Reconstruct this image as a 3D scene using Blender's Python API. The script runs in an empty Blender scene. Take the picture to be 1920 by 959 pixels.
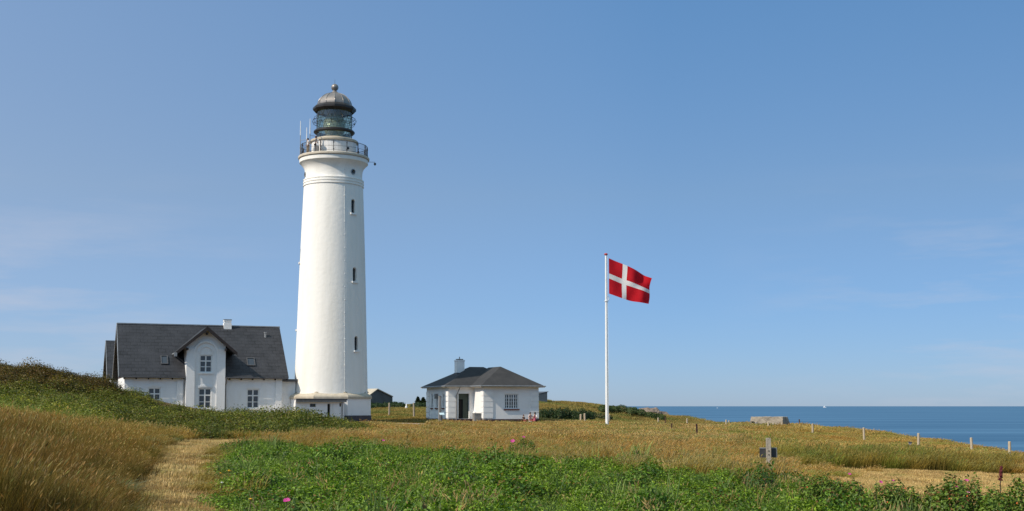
import bpy, bmesh, math, random
import numpy as np
from mathutils import Vector, Matrix

RND = random.Random(7)
NR = np.random.default_rng(11)
scene = bpy.context.scene
COL = scene.collection

# ------------------------------------------------------------------ camera model
F, HOR, PITCH = 2300.0, 762.0, 0.085
CP, SP = math.cos(PITCH), math.sin(PITCH)
CY = HOR - F * math.tan(PITCH)


def P(px, py, D):
    """world point seen at a photograph position, D metres ahead (camera at the origin)"""
    u = (px - 960.0) / F
    v = (CY - py) / F
    t = D / (CP - v * SP)
    return Vector((u * t, D, (SP + v * CP) * t))


def proj(x, y, z):
    d = y * CP + z * SP
    return 960.0 + F * x / d, CY - F * (-y * SP + z * CP) / d


def ray_plane(px, py, p0, n):
    d = P(px, py, 1.0)
    return d * (p0.dot(n) / d.dot(n))


def along_px(o, d, px, z=0.0):
    """distance along horizontal direction d from o at which the point is seen at column px"""
    u = (px - 960.0) / F
    # X = u*(Y*CP+z*SP)
    return (u * (o.y * CP + z * SP) - o.x) / (d.x - u * d.y * CP)


# ------------------------------------------------------------------ custom properties
def tag(o, label=None, cat=None, group=None, kind=None):
    if label: o['label'] = label
    if cat: o['category'] = cat
    if group: o['group'] = group
    if kind: o['kind'] = kind
    return o


def thing(name, label, cat, loc=(0, 0, 0), rz=0.0, group=None):
    o = bpy.data.objects.new(name, None)
    o.empty_display_size = 0.3
    COL.objects.link(o)
    o.location = loc
    o.rotation_euler = (0, 0, rz)
    return tag(o, label, cat, group)


def copy_tree(o, parent=None):
    c = o.copy()
    COL.objects.link(c)
    c.parent = parent
    for ch in list(o.children):
        copy_tree(ch, c)
    return c


# ------------------------------------------------------------------ materials
def new_mat(name):
    m = bpy.data.materials.new(name)
    m.use_nodes = True
    nt = m.node_tree
    return m, nt, nt.nodes['Principled BSDF']


def lk(nt, a, b):
    nt.links.new(a, b)


def noise(nt, vec, scale, detail=4.0, rough=0.55):
    n = nt.nodes.new('ShaderNodeTexNoise')
    n.inputs['Scale'].default_value = scale
    n.inputs['Detail'].default_value = detail
    n.inputs['Roughness'].default_value = rough
    if vec is not None: lk(nt, vec, n.inputs['Vector'])
    return n


def mixc(nt, fac, a, b, mode='MIX'):
    m = nt.nodes.new('ShaderNodeMix')
    m.data_type = 'RGBA'
    m.blend_type = mode
    for s, v in ((m.inputs[0], fac), (m.inputs[6], a), (m.inputs[7], b)):
        if hasattr(v, 'is_output') or isinstance(v, bpy.types.NodeSocket):
            lk(nt, v, s)
        elif isinstance(v, (int, float)):
            s.default_value = v
        else:
            s.default_value = (v[0], v[1], v[2], 1)
    return m.outputs[2]


def ramp(nt, fac, p0, p1):
    r = nt.nodes.new('ShaderNodeMapRange')
    r.inputs['From Min'].default_value = p0
    r.inputs['From Max'].default_value = p1
    lk(nt, fac, r.inputs['Value'])
    return r.outputs[0]


def mat(name, c1, c2=None, scale=2.0, rough=0.7, bump=0.0, bscale=None, metallic=0.0, spec=0.4, lo=0.35, hi=0.65, squash=None):
    m, nt, b = new_mat(name)
    tc = nt.nodes.new('ShaderNodeTexCoord')
    vec = tc.outputs['Object']
    if squash:
        mp = nt.nodes.new('ShaderNodeMapping')
        mp.inputs['Scale'].default_value = squash
        lk(nt, vec, mp.inputs['Vector'])
        svec = mp.outputs[0]
    else:
        svec = vec
    c2 = c2 or tuple(x * 0.8 for x in c1)
    n = noise(nt, svec, scale, 6.0, 0.6)
    lk(nt, mixc(nt, ramp(nt, n.outputs['Fac'], lo, hi), c1, c2), b.inputs['Base Color'])
    b.inputs['Roughness'].default_value = rough
    b.inputs['Metallic'].default_value = metallic
    b.inputs['Specular IOR Level'].default_value = spec
    if bump:
        n2 = noise(nt, vec, bscale or scale * 6, 5.0, 0.6)
        bp = nt.nodes.new('ShaderNodeBump')
        bp.inputs['Strength'].default_value = bump
        bp.inputs['Distance'].default_value = 0.05
        lk(nt, n2.outputs['Fac'], bp.inputs['Height'])
        lk(nt, bp.outputs[0], b.inputs['Normal'])
    return m


def slate_mat(name, axis, c1, c2, mortar, row=0.44, width=0.62, stain=0.5):
    m, nt, b = new_mat(name)
    tc = nt.nodes.new('ShaderNodeTexCoord')
    sep = nt.nodes.new('ShaderNodeSeparateXYZ')
    lk(nt, tc.outputs['Object'], sep.inputs[0])
    cb = nt.nodes.new('ShaderNodeCombineXYZ')
    lk(nt, sep.outputs['X' if axis == 'x' else 'Y'], cb.inputs[0])
    lk(nt, sep.outputs['Z'], cb.inputs[1])
    br = nt.nodes.new('ShaderNodeTexBrick')
    lk(nt, cb.outputs[0], br.inputs['Vector'])
    br.inputs['Color1'].default_value = (*c1, 1)
    br.inputs['Color2'].default_value = (*c2, 1)
    br.inputs['Mortar'].default_value = (*mortar, 1)
    br.inputs['Scale'].default_value = 1.0
    br.inputs['Mortar Size'].default_value = 0.032
    br.inputs['Mortar Smooth'].default_value = 0.3
    br.inputs['Row Height'].default_value = row * 0.7
    br.inputs['Brick Width'].default_value = width
    n = noise(nt, tc.outputs['Object'], 0.9, 5.0)
    n2 = noise(nt, cb.outputs[0], 6.0, 3.0)
    c = mixc(nt, ramp(nt, n.outputs['Fac'], 0.3, 0.75), br.outputs['Color'], tuple(x * 1.25 for x in c2))
    c = mixc(nt, ramp(nt, n2.outputs['Fac'], 0.3, 0.7), c, mixc(nt, 1.0, c, (0.72, 0.72, 0.74), 'MULTIPLY'))
    lk(nt, c, b.inputs['Base Color'])
    b.inputs['Roughness'].default_value = 0.62
    b.inputs['Specular IOR Level'].default_value = 0.35
    bp = nt.nodes.new('ShaderNodeBump')
    bp.inputs['Strength'].default_value = 0.6
    bp.inputs['Distance'].default_value = 0.02
    bp.invert = True
    lk(nt, br.outputs['Fac'], bp.inputs['Height'])
    lk(nt, bp.outputs[0], b.inputs['Normal'])
    return m


def brick_white(name, base, alt):
    """white painted brickwork: brick relief plus faint weather staining"""
    m, nt, b = new_mat(name)
    tc = nt.nodes.new('ShaderNodeTexCoord')
    sep = nt.nodes.new('ShaderNodeSeparateXYZ')
    lk(nt, tc.outputs['Object'], sep.inputs[0])
    ad = nt.nodes.new('ShaderNodeMath')
    lk(nt, sep.outputs['X'], ad.inputs[0]); lk(nt, sep.outputs['Y'], ad.inputs[1])
    cb = nt.nodes.new('ShaderNodeCombineXYZ')
    lk(nt, ad.outputs[0], cb.inputs[0]); lk(nt, sep.outputs['Z'], cb.inputs[1])
    br = nt.nodes.new('ShaderNodeTexBrick')
    lk(nt, cb.outputs[0], br.inputs['Vector'])
    br.inputs['Color1'].default_value = (*base, 1)
    br.inputs['Color2'].default_value = (*tuple(x * 0.965 for x in base), 1)
    br.inputs['Mortar'].default_value = (*tuple(x * 0.93 for x in base), 1)
    br.inputs['Scale'].default_value = 1.0
    br.inputs['Mortar Size'].default_value = 0.009
    br.inputs['Row Height'].default_value = 0.075
    br.inputs['Brick Width'].default_value = 0.24
    mp = nt.nodes.new('ShaderNodeMapping')
    mp.inputs['Scale'].default_value = (1.2, 1.2, 0.35)
    lk(nt, tc.outputs['Object'], mp.inputs['Vector'])
    n = noise(nt, mp.outputs[0], 1.1, 6.0, 0.65)
    lk(nt, mixc(nt, ramp(nt, n.outputs['Fac'], 0.48, 0.8), br.outputs['Color'], alt), b.inputs['Base Color'])
    b.inputs['Roughness'].default_value = 0.75
    b.inputs['Specular IOR Level'].default_value = 0.25
    bp = nt.nodes.new('ShaderNodeBump')
    bp.inputs['Strength'].default_value = 0.35
    bp.inputs['Distance'].default_value = 0.01
    bp.invert = True
    lk(nt, br.outputs['Fac'], bp.inputs['Height'])
    lk(nt, bp.outputs[0], b.inputs['Normal'])
    return m


def veg_mat(name, transl=0.3, instanced=True, rough=0.6, spec=0.25, tscale=(1.1, 1.15, 0.7)):
    m, nt, b = new_mat(name)
    at = nt.nodes.new('ShaderNodeAttribute')
    at.attribute_name = 'col'
    c = at.outputs['Color']
    if instanced:
        a2 = nt.nodes.new('ShaderNodeAttribute')
        a2.attribute_type = 'INSTANCER'
        a2.attribute_name = 'tint'
        c = mixc(nt, 1.0, c, a2.outputs['Color'], 'MULTIPLY')
    lk(nt, c, b.inputs['Base Color'])
    b.inputs['Roughness'].default_value = rough
    b.inputs['Specular IOR Level'].default_value = spec
    tr = nt.nodes.new('ShaderNodeBsdfTranslucent')
    lk(nt, mixc(nt, 1.0, c, tscale, 'MULTIPLY'), tr.inputs['Color'])
    mx = nt.nodes.new('ShaderNodeMixShader')
    mx.inputs[0].default_value = transl
    lk(nt, b.outputs[0], mx.inputs[1])
    lk(nt, tr.outputs[0], mx.inputs[2])
    lk(nt, mx.outputs[0], nt.nodes['Material Output'].inputs['Surface'])
    return m


M = {}
M['tower_white'] = mat('tower_white_stucco', (0.81, 0.79, 0.74), (0.71, 0.685, 0.62), 1.1, 0.85, 0.5, 2.6, spec=0.2, lo=0.44, hi=0.80, squash=(1, 1, 0.10))
M['white'] = brick_white('white_painted_brick', (0.80, 0.80, 0.79), (0.68, 0.67, 0.63))
M['white_render'] = mat('white_render', (0.80, 0.79, 0.77), (0.70, 0.69, 0.66), 0.9, 0.8, 0.2, 20, spec=0.25, lo=0.5, hi=0.85)
M['stone'] = mat('beige_sandstone', (0.52, 0.46, 0.36), (0.40, 0.35, 0.27), 2.5, 0.85, 0.3, 14, spec=0.2)
M['stone_rim'] = mat('pale_rim_stone', (0.60, 0.54, 0.44), (0.50, 0.44, 0.35), 2.5, 0.85, 0.3, 14, spec=0.2)
M['tar'] = mat('dark_tarred_plinth', (0.085, 0.075, 0.085), (0.06, 0.05, 0.055), 3.0, 0.8, 0.2)
M['tar_brick'] = mat('dark_brick_plinth', (0.09, 0.05, 0.045), (0.05, 0.03, 0.03), 5.0, 0.8, 0.2)
M['slate'] = slate_mat('slate_roof', 'x', (0.022, 0.024, 0.029), (0.036, 0.038, 0.044), (0.006, 0.007, 0.008))
M['slate_gable'] = slate_mat('slate_roof_cross', 'y', (0.022, 0.024, 0.029), (0.036, 0.038, 0.044), (0.006, 0.007, 0.008))
M['felt'] = mat('dark_roofing_felt', (0.052, 0.051, 0.051), (0.038, 0.038, 0.039), 1.3, 0.85, 0.2, 9, spec=0.2)
M['zinc'] = mat('grey_zinc', (0.30, 0.31, 0.32), (0.22, 0.23, 0.24), 3.0, 0.5, metallic=0.3)
M['zinc_dark'] = mat('dark_zinc', (0.10, 0.10, 0.105), (0.07, 0.07, 0.075), 3.0, 0.5, metallic=0.2)
M['brown_wood'] = mat('dark_brown_boards', (0.085, 0.034, 0.024), (0.055, 0.022, 0.017), 4.0, 0.7, 0.2, squash=(8, 8, 0.6))
M['dark_wood'] = mat('dark_bargeboard', (0.035, 0.025, 0.022), (0.022, 0.016, 0.014), 4.0, 0.6)
M['frame_white'] = mat('window_paint', (0.74, 0.74, 0.72), (0.66, 0.66, 0.64), 6.0, 0.5)
M['glass_dark'] = None
m, nt, b = new_mat('window_glass')
b.inputs['Base Color'].default_value = (0.045, 0.055, 0.068, 1)
b.inputs['Roughness'].default_value = 0.06
b.inputs['Specular IOR Level'].default_value = 0.7
M['glass_dark'] = m
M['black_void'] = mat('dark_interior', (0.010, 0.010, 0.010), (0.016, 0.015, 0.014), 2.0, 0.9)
M['black_metal'] = mat('black_painted_iron', (0.022, 0.021, 0.022), (0.035, 0.03, 0.028), 6.0, 0.45, metallic=0.2)
M['rail_metal'] = mat('rail_iron', (0.10, 0.10, 0.10), (0.06, 0.055, 0.05), 6.0, 0.5, metallic=0.3)
M['dome'] = mat('dome_zinc_sheet', (0.30, 0.27, 0.245), (0.22, 0.20, 0.185), 1.6, 0.42, 0.1, 8, metallic=0.55)
M['ceil_paint'] = mat('lantern_inner_paint', (0.36, 0.37, 0.29), (0.30, 0.31, 0.24), 2.0, 0.7)
M['green_door'] = mat('dark_green_door', (0.055, 0.075, 0.055), (0.04, 0.055, 0.042), 4.0, 0.6, squash=(6, 6, 1))
M['red_sill'] = mat('red_brick_sill', (0.17, 0.06, 0.045), (0.12, 0.045, 0.035), 6.0, 0.8)
M['grey_panel'] = mat('grey_weathered_board', (0.26, 0.25, 0.24), (0.19, 0.185, 0.175), 4.0, 0.8, 0.2)
M['timber'] = mat('grey_weathered_timber', (0.40, 0.35, 0.28), (0.28, 0.24, 0.19), 3.0, 0.85, 0.4, 20, squash=(6, 6, 0.6))
M['pale_timber'] = mat('pale_peeled_timber', (0.50, 0.41, 0.29), (0.36, 0.29, 0.20), 3.0, 0.85, 0.4, 20, squash=(6, 6, 0.6))
M['rust'] = mat('rusty_iron', (0.085, 0.038, 0.024), (0.045, 0.024, 0.018), 9.0, 0.85, 0.4, 30)
M['rust_bright'] = mat('orange_rusty_plate', (0.36, 0.15, 0.08), (0.24, 0.095, 0.055), 4.0, 0.85, 0.3, 20)
M['concrete'] = mat('weathered_concrete', (0.36, 0.31, 0.24), (0.20, 0.175, 0.14), 1.6, 0.9, 0.7, 5, spec=0.15)
M['concrete_brown'] = mat('brown_stained_concrete', (0.24, 0.19, 0.15), (0.16, 0.125, 0.10), 1.4, 0.9, 0.7, 4, spec=0.15)
M['concrete_dark'] = mat('dark_stained_gable', (0.115, 0.12, 0.118), (0.085, 0.09, 0.09), 1.2, 0.9, 0.3, 6)
M['flag_red'] = mat('flag_red_cloth', (0.56, 0.012, 0.022), (0.50, 0.010, 0.02), 3.0, 0.75, spec=0.15)
M['flag_white'] = mat('flag_white_cloth', (0.80, 0.79, 0.77), (0.76, 0.75, 0.73), 3.0, 0.75, spec=0.15)
M['pole_white'] = mat('white_pole_paint', (0.80, 0.80, 0.78), (0.74, 0.74, 0.72), 2.0, 0.35)
M['red_ball'] = mat('red_pole_knob', (0.42, 0.05, 0.05), (0.36, 0.04, 0.04), 4.0, 0.5)
M['sign_back'] = mat('dark_sign_back', (0.05, 0.05, 0.052), (0.035, 0.035, 0.037), 5.0, 0.6)
M['skin'] = mat('skin', (0.50, 0.30, 0.21), (0.45, 0.26, 0.18), 6.0, 0.6)
M['ship_white'] = mat('ship_white_paint', (0.8, 0.8, 0.8), (0.75, 0.75, 0.75), 0.05, 0.5)
for nm, c in (('hair_dark', (0.02, 0.014, 0.012)), ('hair_brown', (0.10, 0.05, 0.03)), ('hair_red', (0.14, 0.04, 0.02)), ('cloth_pink', (0.72, 0.16, 0.25)),
              ('cloth_white', (0.8, 0.8, 0.8)), ('cloth_black', (0.025, 0.022, 0.022)), ('cloth_grey', (0.13, 0.13, 0.14)), ('cloth_red', (0.5, 0.10, 0.11)),
              ('cloth_beige', (0.32, 0.25, 0.17)), ('cloth_stripe', (0.55, 0.42, 0.40))):
    M[nm] = mat(nm, c, tuple(x * 0.85 for x in c), 8.0, 0.8, spec=0.2)


# clear lantern glass: thin panes, mostly see-through with a green tinge and a sheen
m, nt, b = new_mat('lantern_glass')
nt.nodes.remove(b)
t_ = nt.nodes.new('ShaderNodeBsdfTransparent'); t_.inputs[0].default_value = (0.76, 0.80, 0.69, 1)
g_ = nt.nodes.new('ShaderNodeBsdfGlossy'); g_.inputs['Roughness'].default_value = 0.05
lw_ = nt.nodes.new('ShaderNodeLayerWeight'); lw_.inputs['Blend'].default_value = .5
pw_ = nt.nodes.new('ShaderNodeMath'); pw_.operation = 'POWER'; pw_.inputs[1].default_value = 4.0
lk(nt, lw_.outputs['Facing'], pw_.inputs[0])
fz = nt.nodes.new('ShaderNodeMapRange'); fz.inputs['To Min'].default_value = .13; fz.inputs['To Max'].default_value = .6
lk(nt, pw_.outputs[0], fz.inputs['Value'])
mx_ = nt.nodes.new('ShaderNodeMixShader')
lk(nt, fz.outputs[0], mx_.inputs[0]); lk(nt, t_.outputs[0], mx_.inputs[1]); lk(nt, g_.outputs[0], mx_.inputs[2])
lk(nt, mx_.outputs[0], nt.nodes['Material Output'].inputs['Surface'])
M['lantern_glass'] = m
m, nt, b = new_mat('lens_glass')
b.inputs['Base Color'].default_value = (0.42, 0.46, 0.37, 1)
b.inputs['Roughness'].default_value = 0.15
b.inputs['Metallic'].default_value = 0.25
b.inputs['Specular IOR Level'].default_value = 0.8
M['lens'] = m


# ------------------------------------------------------------------ mesh builder
class MB:
    def __init__(s):
        s.v, s.f, s.mi = [], [], []

    def poly(s, pts, mi=0):
        i = len(s.v)
        s.v += [tuple(p) for p in pts]
        s.f.append(tuple(range(i, i + len(pts))))
        s.mi.append(mi)

    def faces(s, verts, faces, mi=0):
        i = len(s.v)
        s.v += [tuple(p) for p in verts]
        for f in faces:
            s.f.append(tuple(i + k for k in f))
            s.mi.append(mi)

    def box(s, a, b_, mi=0, mtx=None):
        x0, y0, z0 = a
        x1, y1, z1 = b_
        vs = [Vector(p) for p in ((x0, y0, z0), (x1, y0, z0), (x1, y1, z0), (x0, y1, z0), (x0, y0, z1), (x1, y0, z1), (x1, y1, z1), (x0, y1, z1))]
        if mtx is not None: vs = [mtx @ p for p in vs]
        s.faces(vs, [(0, 3, 2, 1), (4, 5, 6, 7), (0, 1, 5, 4), (1, 2, 6, 5), (2, 3, 7, 6), (3, 0, 4, 7)], mi)

    def prism(s, poly, d, mi=0):
        """poly: list of Vectors (planar), extruded by vector d"""
        n = len(poly)
        a = [Vector(p) for p in poly]
        b_ = [p + d for p in a]
        s.faces(a + b_, [tuple(range(n - 1, -1, -1)), tuple(range(n, 2 * n))] + [(i, (i + 1) % n, n + (i + 1) % n, n + i) for i in range(n)], mi)

    def tube(s, pts, r, seg=8, mi=0, cap=True, r1=None):
        pts = [Vector(p) for p in pts]
        n = len(pts)
        vs = []
        for i, p in enumerate(pts):
            t = (pts[min(i + 1, n - 1)] - pts[max(i - 1, 0)]).normalized()
            a = Vector((0, 0, 1)) if abs(t.z) < 0.9 else Vector((1, 0, 0))
            e1 = t.cross(a).normalized()
            e2 = t.cross(e1)
            rr_ = r if r1 is None else r + (r1 - r) * i / (n - 1)
            for k in range(seg):
                w = 2 * math.pi * k / seg
                vs.append(p + e1 * (rr_ * math.cos(w)) + e2 * (rr_ * math.sin(w)))
        fs = []
        for i in range(n - 1):
            for k in range(seg):
                a0, a1 = i * seg + k, i * seg + (k + 1) % seg
                fs.append((a0, a1, a1 + seg, a0 + seg))
        if cap:
            fs.append(tuple(range(seg - 1, -1, -1)))
            fs.append(tuple(range((n - 1) * seg, n * seg)))
        s.faces(vs, fs, mi)

    def ring(s, R, z, r, seg=64, tseg=6, mi=0):
        vs, fs = [], []
        for i in range(seg):
            w = 2 * math.pi * i / seg
            for k in range(tseg):
                q = 2 * math.pi * k / tseg
                rr_ = R + r * math.cos(q)
                vs.append((rr_ * math.cos(w), rr_ * math.sin(w), z + r * math.sin(q)))
        for i in range(seg):
            for k in range(tseg):
                a = i * tseg + k
                a2 = i * tseg + (k + 1) % tseg
                b_ = ((i + 1) % seg) * tseg + k
                b2 = ((i + 1) % seg) * tseg + (k + 1) % tseg
                fs.append((a, b_, b2, a2))
        s.faces(vs, fs, mi)

    def lathe(s, prof, seg=96, mi=0, cap0=False, cap1=False, phase=0.0):
        """prof: list of (r, z) going up the outside"""
        vs, fs = [], []
        for (r, z) in prof:
            for k in range(seg):
                w = 2 * math.pi * k / seg + phase
                vs.append((r * math.cos(w), r * math.sin(w), z))
        n = len(prof)
        for i in range(n - 1):
            for k in range(seg):
                a, b_ = i * seg + k, i * seg + (k + 1) % seg
                fs.append((a, b_, b_ + seg, a + seg))
        if cap0: fs.append(tuple(range(seg - 1, -1, -1)))
        if cap1: fs.append(tuple(range((n - 1) * seg, n * seg)))
        s.faces(vs, fs, mi)

    def sphere(s, c, r, seg=16, rings=10, mi=0, sc=(1, 1, 1)):
        c = Vector(c)
        vs, fs = [], []
        for i in range(rings + 1):
            t = math.pi * i / rings
            for k in range(seg):
                w = 2 * math.pi * k / seg
                vs.append(c + Vector((r * sc[0] * math.sin(t) * math.cos(w), r * sc[1] * math.sin(t) * math.sin(w), r * sc[2] * math.cos(t))))
        for i in range(rings):
            for k in range(seg):
                a, b_ = i * seg + k, i * seg + (k + 1) % seg
                fs.append((a, a + seg, b_ + seg, b_))
        s.faces(vs, fs, mi)

    def build(s, name, mats, parent=None, smooth=False, angle=None):
        me = bpy.data.meshes.new(name)
        me.from_pydata(s.v, [], s.f)
        if not isinstance(mats, (list, tuple)): mats = [mats]
        for m_ in mats: me.materials.append(m_)
        if any(s.mi): me.polygons.foreach_set('material_index', s.mi)
        me.validate()
        bm_ = bmesh.new()
        bm_.from_mesh(me)
        bmesh.ops.remove_doubles(bm_, verts=bm_.verts, dist=1e-5)
        bmesh.ops.recalc_face_normals(bm_, faces=bm_.faces)
        bm_.to_mesh(me)
        bm_.free()
        if smooth:
            me.polygons.foreach_set('use_smooth', [True] * len(me.polygons))
            if angle: me.set_sharp_from_angle(angle=math.radians(angle))
        me.update()
        o = bpy.data.objects.new(name, me)
        COL.objects.link(o)
        o.parent = parent
        return o


UZ = Vector((0, 0, 1))


def wall(mb, o, ux, L, z0, z1, holes=(), depth=0.16, mi=0):
    """wall face with real openings and their reveals; outward = ux x up"""
    o, ux = Vector(o), Vector(ux)
    n = ux.cross(UZ)
    pt = lambda s_, z, d=0.0: o + ux * s_ + UZ * z + n * d
    xs = sorted({0.0, L} | {h[0] for h in holes} | {h[1] for h in holes})
    zs = sorted({z0, z1} | {h[2] for h in holes} | {h[3] for h in holes})
    for i in range(len(xs) - 1):
        for j in range(len(zs) - 1):
            xm, zm = (xs[i] + xs[i + 1]) / 2, (zs[j] + zs[j + 1]) / 2
            if any(h[0] < xm < h[1] and h[2] < zm < h[3] for h in holes): continue
            mb.poly([pt(xs[i], zs[j]), pt(xs[i + 1], zs[j]), pt(xs[i + 1], zs[j + 1]), pt(xs[i], zs[j + 1])], mi)
    for (a, b_, c, d) in holes:
        for q in (((a, c), (b_, c)), ((b_, c), (b_, d)), ((b_, d), (a, d)), ((a, d), (a, c))):
            (s0, h0), (s1, h1) = q
            mb.poly([pt(s0, h0), pt(s0, h0, -depth), pt(s1, h1, -depth), pt(s1, h1)], mi)


def obox(mb, o, ux, s0, s1, z0, z1, d0, d1, mi=0):
    """box in wall coordinates: along s, up z, outward d"""
    o, ux = Vector(o), Vector(ux)
    n = ux.cross(UZ)
    vs = [o + ux * a + UZ * c + n * d for (a, c, d) in ((s0, z0, d0), (s1, z0, d0), (s1, z1, d0), (s0, z1, d0), (s0, z0, d1), (s1, z0, d1), (s1, z1, d1), (s0, z1, d1))]
    mb.faces(vs, [(0, 3, 2, 1), (4, 5, 6, 7), (0, 1, 5, 4), (1, 2, 6, 5), (2, 3, 7, 6), (3, 0, 4, 7)], mi)


def window(parent, o, ux, h, cols=2, rows=(0.36, 0.68), depth=0.16, sill=None, bar=0.058, frame=0.095, casing=True, fmat=None, cols_thick=None):
    """window set in an opening h=(s0,s1,z0,z1): frame > pane (+ sill)"""
    s0, s1, z0, z1 = h
    d0, d1 = -depth + 0.02, -depth + 0.09
    mb = MB()
    e = 0.004
    obox(mb, o, ux, s0 + e, s0 + frame, z0 + e, z1 - e, d0, d1)
    obox(mb, o, ux, s1 - frame, s1 - e, z0 + e, z1 - e, d0, d1)
    obox(mb, o, ux, s0 + frame, s1 - frame, z0 + e, z0 + frame, d0, d1)
    obox(mb, o, ux, s0 + frame, s1 - frame, z1 - frame, z1 - e, d0, d1)
    for i in range(1, cols):
        c = s0 + (s1 - s0) * i / cols
        t = bar if not cols_thick or i % cols_thick else bar * 1.7
        obox(mb, o, ux, c - t, c + t, z0 + frame, z1 - frame, d0, d1 - 0.006)
    for k, r in enumerate(rows):
        c = z1 - (z1 - z0) * r
        t = bar if k == 0 else bar * 0.5
        obox(mb, o, ux, s0 + frame, s1 - frame, c - t, c + t, d0, d1 - 0.012)
    w = mb.build('window', fmat or M['frame_white'], parent)
    g = MB()
    obox(g, o, ux, s0 + e, s1 - e, z0 + e, z1 - e, d0 - 0.012, d0 - 0.002)
    g.build('pane', M['glass_dark'], w)
    if sill is not None:
        q = MB()
        obox(q, o, ux, s0 - 0.08, s1 + 0.08, z0 - 0.12, z0 - 0.003, -0.02, 0.10)
        q.build('sill', sill, w)
    return w


# ------------------------------------------------------------------ terrain
def G(px, D, z):
    p = P(px, HOR, D)
    return (p.x, D, z)


CTRL = [(-12, -10, -1.5), (12, -10, -1.9), (0, 0, -1.75), (-10, 10, -1.35), (10, 10, -2.1), (30, 20, -2.6), (-30, 20, -1.0),
        G(310, 19, -1.75), G(330, 35, -1.75), G(370, 50, -1.72), G(400, 58, -1.68),
        G(0, 18, -1.4), G(0, 30, -1.2), G(100, 42, -1.2), G(0, 48, -1.0), G(200, 30, -1.45), G(220, 45, -1.35), (-14, 20, -1.2),
        G(0, 58, -.55), G(0, 66, .15), G(0, 80, 2.2), G(-80, 80, 2.4), G(60, 80, 2.0), G(100, 80, 1.75), G(150, 80, 1.3), G(205, 80, .70), G(150, 66, -.25),
        G(240, 78, -.30), G(240, 62, -1.15), G(300, 76, -1.0), G(400, 74, -1.1), G(500, 74, -1.3), G(600, 78, -1.4), G(690, 82, -1.7),
        G(400, 62, -1.65), G(480, 62, -1.7), G(600, 66, -1.8), G(0, 100, .2), G(100, 100, -1.2), G(220, 108, -2.0), G(400, 112, -2.0),
        G(550, 116, -1.8), G(620, 122, -1.7), (-45, 115, -1.5), (-60, 90, 1.2), (-40, 140, -2),
        G(600, 20, -1.95), G(960, 20, -1.98), G(1300, 20, -2.1), G(1700, 22, -2.35), G(1920, 25, -2.5), G(650, 50, -1.9), G(960, 40, -1.9),
        G(1200, 34, -1.95), G(1440, 34, -2.1), G(1600, 40, -2.35), G(1900, 44, -2.55),
        G(700, 80, -1.85), G(960, 70, -1.9), G(1200, 60, -2.0), G(1500, 60, -2.3), G(900, 100, -1.85), G(1100, 95, -2.05), G(1138, 110, -2.0), G(1300, 95, -2.2),
        G(700, 112, -1.66), G(740, 113, -1.64), G(760, 117, -1.68), G(860, 118, -1.78), G(860, 130, -1.5), G(960, 119, -1.8), G(1010, 123, -1.8), G(1010, 133, -1.6),
        G(740, 126, -1.4), G(740, 133, -1.0), G(740, 141, -.65), G(745, 152, -.35), G(780, 170, -.1), G(800, 172, .05), G(690, 175, -.4),
        G(1890, 64, -2.75), G(1820, 70, -2.75), G(1720, 77, -2.75), G(1619, 88, -2.6), G(1523, 100, -2.4), G(1440, 112, -2.3),
        G(1361, 130, -2.3), G(1288, 145, -2.3), G(1234, 158, -2.25), G(1193, 168, -2.2), G(1164, 176, -1.9),
        G(1920, 66, -2.9), G(1720, 97, -2.75), G(1619, 112, -2.55), G(1523, 131, -2.4), G(1361, 150, -2.2), G(1288, 175, -1.85), G(1250, 190, -1.7),
        G(1020, 170, .25), G(1070, 178, .15), G(1130, 182, -.1), G(1130, 150, -1.75), G(1060, 138, -1.85), G(1060, 158, -.6), G(1185, 166, -1.5), G(1215, 195, -1.4),
        G(960, 200, 0), G(760, 220, -0.5), G(600, 220, -1), (-120, 200, -2), (-110, 60, 1.0), (-110, 0, 0.5)]
CT = np.array(CTRL)
_c2 = 16.0
_A = np.sqrt(((CT[:, None, :2] - CT[None, :, :2]) ** 2).sum(-1) + _c2)
_W = np.linalg.solve(_A + 1e-6 * np.eye(len(CT)), CT[:, 2] + 1.6)
EDGE_Y = [-60, 0, 50, 67, 80, 97, 115, 131, 150, 175, 192, 210, 240, 280, 350, 500, 1200]
EDGE_X = [36, 34, 29, 27.9, 30.2, 32.5, 33, 32.5, 29, 26, 23.5, 20, 10, -10, -60, -200, -900]


def fbm(x, y, scale, seed, octaves=4):
    r = np.random.default_rng(seed)
    out = 0.0
    amp = 1.0
    for o_ in range(octaves):
        for _ in range(4):
            th = r.uniform(0, 2 * math.pi)
            k = 2 * math.pi / scale * (2 ** o_) * r.uniform(0.7, 1.3)
            out = out + amp * np.sin(k * (x * math.cos(th) + y * math.sin(th)) + r.uniform(0, 6.28)) / 4
        amp *= 0.6
    return out


def gz(x, y):
    x = np.atleast_1d(np.asarray(x, float))
    y = np.atleast_1d(np.asarray(y, float))
    cx, cy = np.clip(x, -105, 60), np.clip(y, -15, 225)
    out = np.empty(x.shape)
    fx, fy = cx.ravel(), cy.ravel()
    fo = np.empty(fx.shape)
    for i in range(0, len(fx), 20000):
        d = np.sqrt((fx[i:i + 20000, None] - CT[None, :, 0]) ** 2 + (fy[i:i + 20000, None] - CT[None, :, 1]) ** 2 + _c2)
        fo[i:i + 20000] = d @ _W - 1.6
    out = fo.reshape(x.shape)
    out = out + 0.05 * fbm(x, y, 5.0, 3)
    xe = np.interp(y, EDGE_Y, EDGE_X) + 0.8 * fbm(x * 0, y, 14, 9)
    t = np.clip(x - xe, 0, None)
    out = out - np.where(t < 3, t * t * 0.2, 1.8 + (t - 3) * 1.2)
    return np.maximum(out, -27.0)


def g1(x, y):
    return float(gz([x], [y])[0])


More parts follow.
